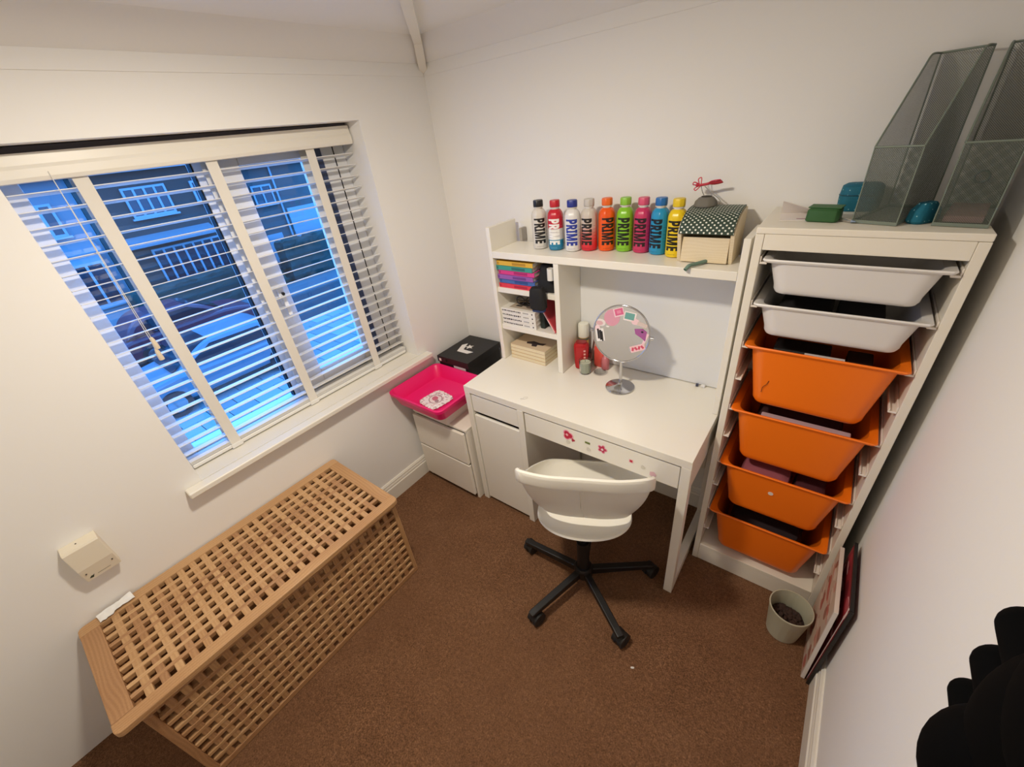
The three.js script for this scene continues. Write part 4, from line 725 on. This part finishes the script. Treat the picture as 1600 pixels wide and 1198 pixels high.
// ------------------------------------------------------------------ swivel chair
{
  const c = thing('swivel_chair', 'white plastic tub swivel chair on a black five-arm base with castors', 'chair', [1.172, 0.001, 0.69], 0.445);
  const T = new THREE.CatmullRomCurve3([[0.013, 0.798, 0.168], [0.13, 0.797, 0.166], [0.212, 0.790, 0.142], [0.240, 0.732, 0.066], [0.243, 0.622, -0.035], [0.232, 0.553, -0.140], [0.178, 0.505, -0.232], [0.09, 0.475, -0.268], [0.013, 0.468, -0.276]].map((p) => new THREE.Vector3(...p)));
  const B = new THREE.CatmullRomCurve3([[0.0, 0.508, 0.070], [0.09, 0.505, 0.066], [0.158, 0.497, 0.045], [0.180, 0.472, 0.0], [0.180, 0.455, -0.06], [0.168, 0.448, -0.13], [0.125, 0.446, -0.19], [0.06, 0.446, -0.215], [0.0, 0.446, -0.222]].map((p) => new THREE.Vector3(...p)));
  const mir = (crv, u) => { const p = crv.getPoint(Math.abs(u)); if (u < 0) p.x = 0.013 * 2 - p.x; return p; };
  const tmpA = new THREE.Vector3();
  const wall = (u, v) => { const s = (u - 0.5) * 2, t = mir(T, s), b = mir(B, s); if (s < 0) b.x += 0; const p = b.lerp(t, v), k = Math.sin(v * Math.PI) * 0.018; tmpA.set(p.x, 0, p.z + 0.05).normalize(); return p.addScaledVector(tmpA, k); };
  part('seat_shell', sheet((u, v) => wall(u, v), 96, 14, 0.006), M.chair, c);
  const R = (a) => { const s = Math.sin(a), q = Math.cos(a); const rz = q > 0 ? 0.142 : 0.226, rx = 0.182, e = q > 0 ? 2.05 : 2.5; return 1 / Math.pow(Math.pow(Math.abs(s) / rx, e) + Math.pow(Math.abs(q) / rz, e), 1 / e); };
  part('seat_pan', sheet((u, v) => { const a = u * Math.PI * 2, r = R(a) * (0.001 + 0.999 * v), rear = Math.max(0, Math.cos(a)); return new THREE.Vector3(0.006 + r * Math.sin(a), 0.437 + 0.012 * v * v + rear * (0.020 * Math.pow(v, 5)), r * Math.cos(a)); }, 72, 14, 0.008), M.chair, c);
  // folded-over band along the top of the back
  const arc = new THREE.CatmullRomCurve3(Array.from({ length: 25 }, (_, i) => { const s = (i / 24 - 0.5) * 2 * 0.36; return mir(T, s); }));
  part('top_band', sheet((u, v) => { const p = arc.getPoint(u), e = Math.min(1, Math.sin(u * Math.PI) * 5), a = v * Math.PI * 2, n = new THREE.Vector3(p.x - 0.013, 0, p.z + 0.12).normalize(); return p.add(n.multiplyScalar(0.007 + 0.008 * e * Math.sign(Math.cos(a)) * Math.pow(Math.abs(Math.cos(a)), 0.5))).add(new THREE.Vector3(0, -0.017 + (0.008 + 0.019 * e) * Math.sign(Math.sin(a)) * Math.pow(Math.abs(Math.sin(a)), 0.6), 0)); }, 60, 16, 0.001), M.chair, c);
  part('gas_column', merge([cyl(0.026, 0.026, 0.17, 24).translate(0, 0.19, 0), cyl(0.014, 0.014, 0.16, 20).translate(0, 0.345, 0), new RoundedBoxGeometry(0.17, 0.014, 0.17, 2, 0.005).translate(0, 0.422, 0), cyl(0.03, 0.022, 0.03, 24).translate(0, 0.40, 0)].map((g) => uvm(g))), M.black, c);
  part('hub', lathe([[0.0005, 0.055], [0.036, 0.055], [0.040, 0.062], [0.040, 0.105], [0.034, 0.116], [0.0005, 0.117]], 32), M.black, c);
  for (let i = 0; i < 5; i++) {
    const ang = 0.218 - i * Math.PI * 2 / 5;
    const leg = new THREE.Group(); leg.name = 'leg'; leg.rotation.y = ang; c.add(leg);
    part('leg_tube', uvm(prism([[0.03, 0.063], [0.275, 0.063], [0.300, 0.066], [0.302, 0.084], [0.27, 0.088], [0.03, 0.100]], 0.028, 0.004).translate(0, 0, -0.014)), M.black, leg);
    part('castor', merge([uvm(cyl(0.006, 0.006, 0.03, 10).translate(0, 0.055, 0)), uvm(new THREE.SphereGeometry(0.0285, 18, 10, 0, 6.3, 0, 1.6).scale(1, 1, 0.9).translate(0.014, 0.031, 0)), uvm(cyl(0.030, 0.030, 0.018, 24).rotateX(Math.PI / 2).translate(0.014, 0.0302, 0.0145)), uvm(cyl(0.030, 0.030, 0.018, 24).rotateX(Math.PI / 2).translate(0.014, 0.0302, -0.0145))]), M.rubber, leg, [0.288, 0, 0], [0, 0.6 + i * 1.3, 0]);
  }
}
{ // a crumb of lint on the carpet
  const g = new THREE.IcosahedronGeometry(0.005, 1).scale(1.5, 0.5, 0.8);
  tag(part('lint_crumb', uvm(g), std(0xe8e2da, 0.9), null, [1.49, 0.0035, 0.90], [0, 0.5, 0]), 'tiny white lint crumb on the brown carpet in front of the chair', 'lint');
}
// ------------------------------------------------------------------ jacket hanging by the camera
{
  const j = thing('padded_jacket', 'black quilted padded jacket hanging on the right wall at the picture corner', 'jacket', [1.95, 0, 1.45]);
  const mat = phys(0x040405, 0.9, { specularIntensity: 0.15 });
  const puff = (n, y, z, rx, ry, rz, x = 0) => part(n, uvm(new THREE.SphereGeometry(1, 36, 22).scale(rx, ry, rz)), mat, j, [x, y, z - 1.45]);
  for (let i = 0; i < 11; i++) { const y = 0.74 + i * 0.072, k = i > 8 ? 0.84 - 0.16 * (i - 9) : 1; puff('quilted_band', y, 1.565, 0.070, 0.052, 0.185 * k, 0.004); }   // body, band over band
  for (const a of [[1.29, 1.325, 0.040, 0.10, 0.06], [1.34, 1.345, 0.040, 0.08, 0.07], [1.40, 1.36, 0.040, 0.07, 0.08], [1.206, 1.327, 0.05, 0.072, 0.056], [1.12, 1.405, 0.055, 0.09, 0.075]]) puff('sleeve_panel', ...a, 0.003);
  // the quilted rolls of the sleeve
  for (const [y, z, r, l] of [[1.191, 1.245, 0.0185, 0.05], [1.2548, 1.2474, 0.023, 0.10], [1.3064, 1.2360, 0.0225, 0.13], [1.3732, 1.2387, 0.0216, 0.15], [1.405, 1.26, 0.023, 0.14]])
    part('quilted_roll', uvm(new THREE.CapsuleGeometry(r, l, 12, 24).rotateX(Math.PI / 2).translate(0, 0, l / 2)), mat, j, [0, y, z - 1.45]);
  puff('collar', 1.52, 1.56, 0.045, 0.05, 0.085, 0.024);
  part('hanging_loop', tube([[0.04, 1.555, 0.11], [0.05, 1.60, 0.11], [0.056, 1.635, 0.11]], 0.004, 12, 6), mat, j);
  const h = thing('coat_hook', 'small chrome wall hook carrying the black padded jacket', 'hook', [2.029, 1.628, 1.56]);
  part('hook_plate', cyl(0.014, 0.014, 0.006, 20).rotateZ(Math.PI / 2), M.chrome, h, [-0.004, 0.01, 0]);
  part('hook_arm', tube([[-0.006, 0.01, 0], [-0.02, 0.0, 0], [-0.03, 0.006, 0], [-0.033, 0.022, 0]], 0.004, 20, 8), M.chrome, h);
}
// ------------------------------------------------------------------ flush ceiling lamp (just above the frame)
{
  const l = thing('ceiling_lamp', 'small round flush ceiling lamp near the window above the picture edge', 'lamp', [LAMP.x, CEIL, LAMP.z]);
  part('lamp_rim', lathe([[0.062, -0.0005], [0.085, -0.0005], [0.084, -0.010], [0.078, -0.014], [0.068, -0.013], [0.062, -0.008]], 40), M.gloss, l);
  part('diffuser', cyl(0.066, 0.066, 0.004, 40), std(0xffffff, 0.5, { emissive: LAMP_COLOR, emissiveIntensity: 8 }), l, [0, -0.008, 0]);
  const p = new THREE.RectAreaLight(LAMP_COLOR, LAMP_POWER, LAMP_SIZE, LAMP_SIZE); p.position.set(0, LAMP.y - CEIL, 0); p.rotation.x = -Math.PI / 2; p.castShadow = true; l.add(p);
}

// ------------------------------------------------------------------ the street seen through the blind
const G = -3.2;   // street level below the room's floor
{
  const asphalt = std(0x2e3134, 0.95), paving = std(0xb9bcbb, 0.9), grass = std(0x3c4a38, 1);
  struct('ground', box(-70, -WT - 0.02, G - 0.4, G - 0.12, -60, 50, 0), grass);
  struct('road', box(-16.2, -12.72, G - 0.119, G - 0.05, -50, 45, 0), asphalt);
  struct('pavement', box(-18.4, -16.21, G - 0.119, G + 0.02, -50, 45, 0), std(0x565a5c, 0.95));
  // the drive below the window, laid in pale blocks
  const drive = sgroup('driveway'); part('drive_bed', box(-12.71, -0.4, G - 0.119, G - 0.04, -12, 6, 0), std(0x6a6c6c, 1), drive);
  const blocks = [std(0x858987, 0.9), std(0x787c7c, 0.9), std(0x8d908e, 0.9)];
  const bg = box(-0.292, 0.292, 0, 0.06, -0.292, 0.292, 0.008);
  for (let i = 0; i < 20; i++) for (let j = 0; j < 14; j++) part('paving_block', bg, blocks[(i * 7 + j * 5 + i * j) % 3], drive, [-12.4 + i * 0.6, G - 0.039, -7.2 + j * 0.6 + (i % 2) * 0.3]);
  const brick = std(0x4b3e38, 0.95), render = std(0x7a7c80, 0.9), tiles = std(0x38332f, 0.9), white = std(0x989b9f, 0.4), pane = std(0x2c3038, 0.08);
  const win = (h, z0, z1, y0, y1, n, x = 0.0) => { // a casement with n lights on the street face
    const w = part('window', merge([box(x - 0.03, x + 0.05, y0, y0 + 0.08, z0, z1, 0), box(x - 0.03, x + 0.05, y1 - 0.08, y1, z0, z1, 0), ...Array.from({ length: n + 1 }, (_, i) => { const z = z0 + (z1 - z0 - 0.08) * i / n; return box(x - 0.03, x + 0.055, y0 + 0.0805, y1 - 0.0805, z, z + 0.08, 0); })]), white, h);
    for (let i = 0; i < n; i++) { const a = z0 + (z1 - z0 - 0.08) * i / n + 0.081, b = z0 + (z1 - z0 - 0.08) * (i + 1) / n - 0.001; part('pane', box(x - 0.025, x + 0.01, y0 + 0.081, y1 - 0.081, a, b, 0), pane, w); }
    part('sill', box(x - 0.02, x + 0.12, y0 - 0.07, y0 - 0.001, z0 - 0.08, z1 + 0.08, 0), white, w);
  };
  const house = (label, x, z0, z1, eaves, m, deep = 8) => {
    const h = thing('terraced_house', label, 'house', [x, G, (z0 + z1) / 2], 0), l = (z1 - z0) / 2;
    part('wall', box(-deep, -0.04, 0, eaves, -l, l, 0), m, h);
    part('roof', uvm(prism([[0.35, eaves - 0.05], [-deep / 2, eaves + 2.8], [-deep - 0.35, eaves - 0.05], [-deep - 0.35, eaves + 0.05], [-deep / 2, eaves + 2.95], [0.35, eaves + 0.08]].reverse(), 2 * l).translate(0, 0, -l)), tiles, h);
    part('gutter', box(0.30, 0.42, eaves - 0.12, eaves - 0.02, -l, l, 0.01), white, h);
    return h;
  };
  { // brick house straight across: four-light windows above and below, canopy between
    const h = house('brick terraced house across the street with white windows and a long canopy', -21, -7.4, -1.7, 5.3, brick), c = 4.55;
    win(h, -4.55 + c, -3.05 + c, 3.55, 4.65, 4); win(h, -5.95 + c, -5.45 + c, 3.75, 4.6, 1);
    win(h, -5.7 + c, -3.0 + c, 0.95, 2.35, 7);
    part('canopy', uvm(prism([[-0.02, 2.92], [0.75, 2.62], [0.75, 2.56], [-0.02, 2.8]].reverse(), 3.4).translate(0, 0, -5.5 + c)), std(0x787c80, 0.5), h);
    part('door', box(-0.035, 0.03, 0.05, 2.1, -6.95 + c, -6.1 + c, 0.01), white, h);
  }
  { // pale house at the left
    const h = house('pale rendered house at the left beyond the blind with a wide bay window', -21, -1.68, 5.2, 5.3, render), c = -1.76;
    win(h, -0.95 + c, 0.15 + c, 3.4, 4.5, 3); win(h, 0.9 + c, 2.2 + c, 3.4, 4.5, 3);
    const bay = part('bay', box(-0.02, 0.65, 0, 2.75, -1.35 + c, 0.75 + c, 0.02), white, h);
    part('bay_roof', uvm(prism([[-0.02, 3.2], [0.8, 2.8], [0.8, 2.752], [-0.02, 2.752]].reverse(), 2.3).translate(0, 0, -1.45 + c)), std(0x787c80, 0.5), h);
    win(h, -1.3 + c, 0.7 + c, 0.85, 2.45, 4, 0.68);
  }
  { // house with garage farther right
    const h = house('dark brick house farther right with a pale garage door', -22, -13.5, -7.42, 4.9, std(0x5c5450, 0.95)), c = 10.46;
    part('garage_door', box(-0.035, 0.05, 0.05, 2.75, -11.35 + c, -9.6 + c, 0.01), white, h);
    part('side_door', box(-0.035, 0.05, 0.3, 1.7, -8.9 + c, -8.1 + c, 0.01), white, h);
    win(h, -9.2 + c, -8.2 + c, 3.1, 4.0, 2);
    part('downpipe', box(0, 0.08, 0, 4.8, -9.45 + c, -9.36 + c, 0.01), white, h);
  }
  house('dark brick house at the far right end of the street', -22, -20, -13.52, 5.2, std(0x544b49, 0.95));
  house('dark brick house at the far left end of the street', -21, 5.22, 13, 5.3, std(0x635450, 0.95));
  // hedges: rough boxes of leaves
  const hedge = (label, x, z0, z1, hgt, s) => {
    const g = new THREE.BoxGeometry(0.9, hgt, z1 - z0, 8, 12, Math.round((z1 - z0) * 6)), p = g.attributes.position, n = new THREE.Vector3();
    for (let i = 0; i < p.count; i++) { n.fromBufferAttribute(p, i); const k = 0.12 * noise.noise(n.x * 4 + s, n.y * 4, n.z * 4) + 0.06 * noise.noise(n.x * 11, n.y * 11, n.z * 11 + s); p.setXYZ(i, n.x + k * Math.sign(n.x), n.y + (n.y > -hgt / 2 + 0.05 ? k : 0), n.z + k); }
    g.computeVertexNormals(); const t = thing('hedge', label, 'hedge', [x, G + 0.021, (z0 + z1) / 2]); part('foliage', uvm(g.translate(0, hgt / 2, 0)), std(0x303a31, 1), t);
  };
  hedge('clipped hedge in front of the brick house', -18.9, -6.6, -1.2, 1.25, 1);
  hedge('taller dark hedge in front of the garage house', -19, -12.5, -7.2, 1.7, 5);
  // two parked cars
  const car = (label, x, z, paint, turn, len = 4.1) => {
    const t = thing('parked_car', label, 'car', [x, z < -1.2 ? G - 0.049 : G + 0.022, z], turn), L = len / 2;
    const body = new THREE.Shape(); body.moveTo(-L, 0.35); body.bezierCurveTo(-L, 0.75, -L + 0.05, 0.86, -L + 0.4, 0.9); body.lineTo(L - 1.1, 0.95); body.bezierCurveTo(L - 0.4, 0.88, L - 0.05, 0.8, L, 0.5); body.lineTo(L - 0.05, 0.28); body.lineTo(-L + 0.05, 0.28); body.closePath();
    part('body', uvm(prism(body, 1.72, 0.09).translate(0, 0, -0.86)), paint, t);
    const cab = new THREE.Shape(); cab.moveTo(-L + 0.3, 0.9); cab.bezierCurveTo(-L + 0.5, 1.3, -L + 0.7, 1.44, -L + 1.1, 1.47); cab.lineTo(L - 2.1, 1.46); cab.bezierCurveTo(L - 1.7, 1.42, L - 1.3, 1.1, L - 1.0, 0.93); cab.closePath();
    part('cabin', uvm(prism(cab, 1.5, 0.12).translate(0, 0, -0.75)), paint, t);
    const gl = std(0x1b2028, 0.08);
    part('windscreen', sheet((u, v) => new THREE.Vector3(L - 2.02 + 0.98 * v, 1.455 - 0.475 * Math.pow(v, 1.25), (u - 0.5) * (1.24 + 0.16 * v)), 8, 8, 0.02), gl, t);
    for (const s of [-1, 1]) part('side_window', uvm(prism([[-L + 0.75, 1.0], [-L + 0.95, 1.34], [L - 2.0, 1.36], [L - 1.35, 1.0]], 0.02)), gl, t, [0, 0, s > 0 ? 0.742 : -0.762]);
    for (const [px, pz] of [[-L + 0.75, 0.78], [L - 0.8, 0.78], [-L + 0.75, -0.78], [L - 0.8, -0.78]]) { const w = part('wheel', uvm(cyl(0.32, 0.32, 0.2, 24).rotateX(Math.PI / 2)), std(0x17181a, 0.9), t, [px, 0.32, pz]); part('hub_cap', uvm(cyl(0.2, 0.2, 0.21, 16).rotateX(Math.PI / 2)), M.chrome, w); }
  };
  car('silver blue car parked on the near side of the street below the window', -10.6, -0.9, std(0x6b747d, 0.3, { metalness: 0.2 }), -Math.PI / 2);
  car('dark red car parked across the street in front of the hedge', -15.1, -1.7, std(0x5e2330, 0.3), Math.PI / 2);
}

renderer.render(scene, camera);
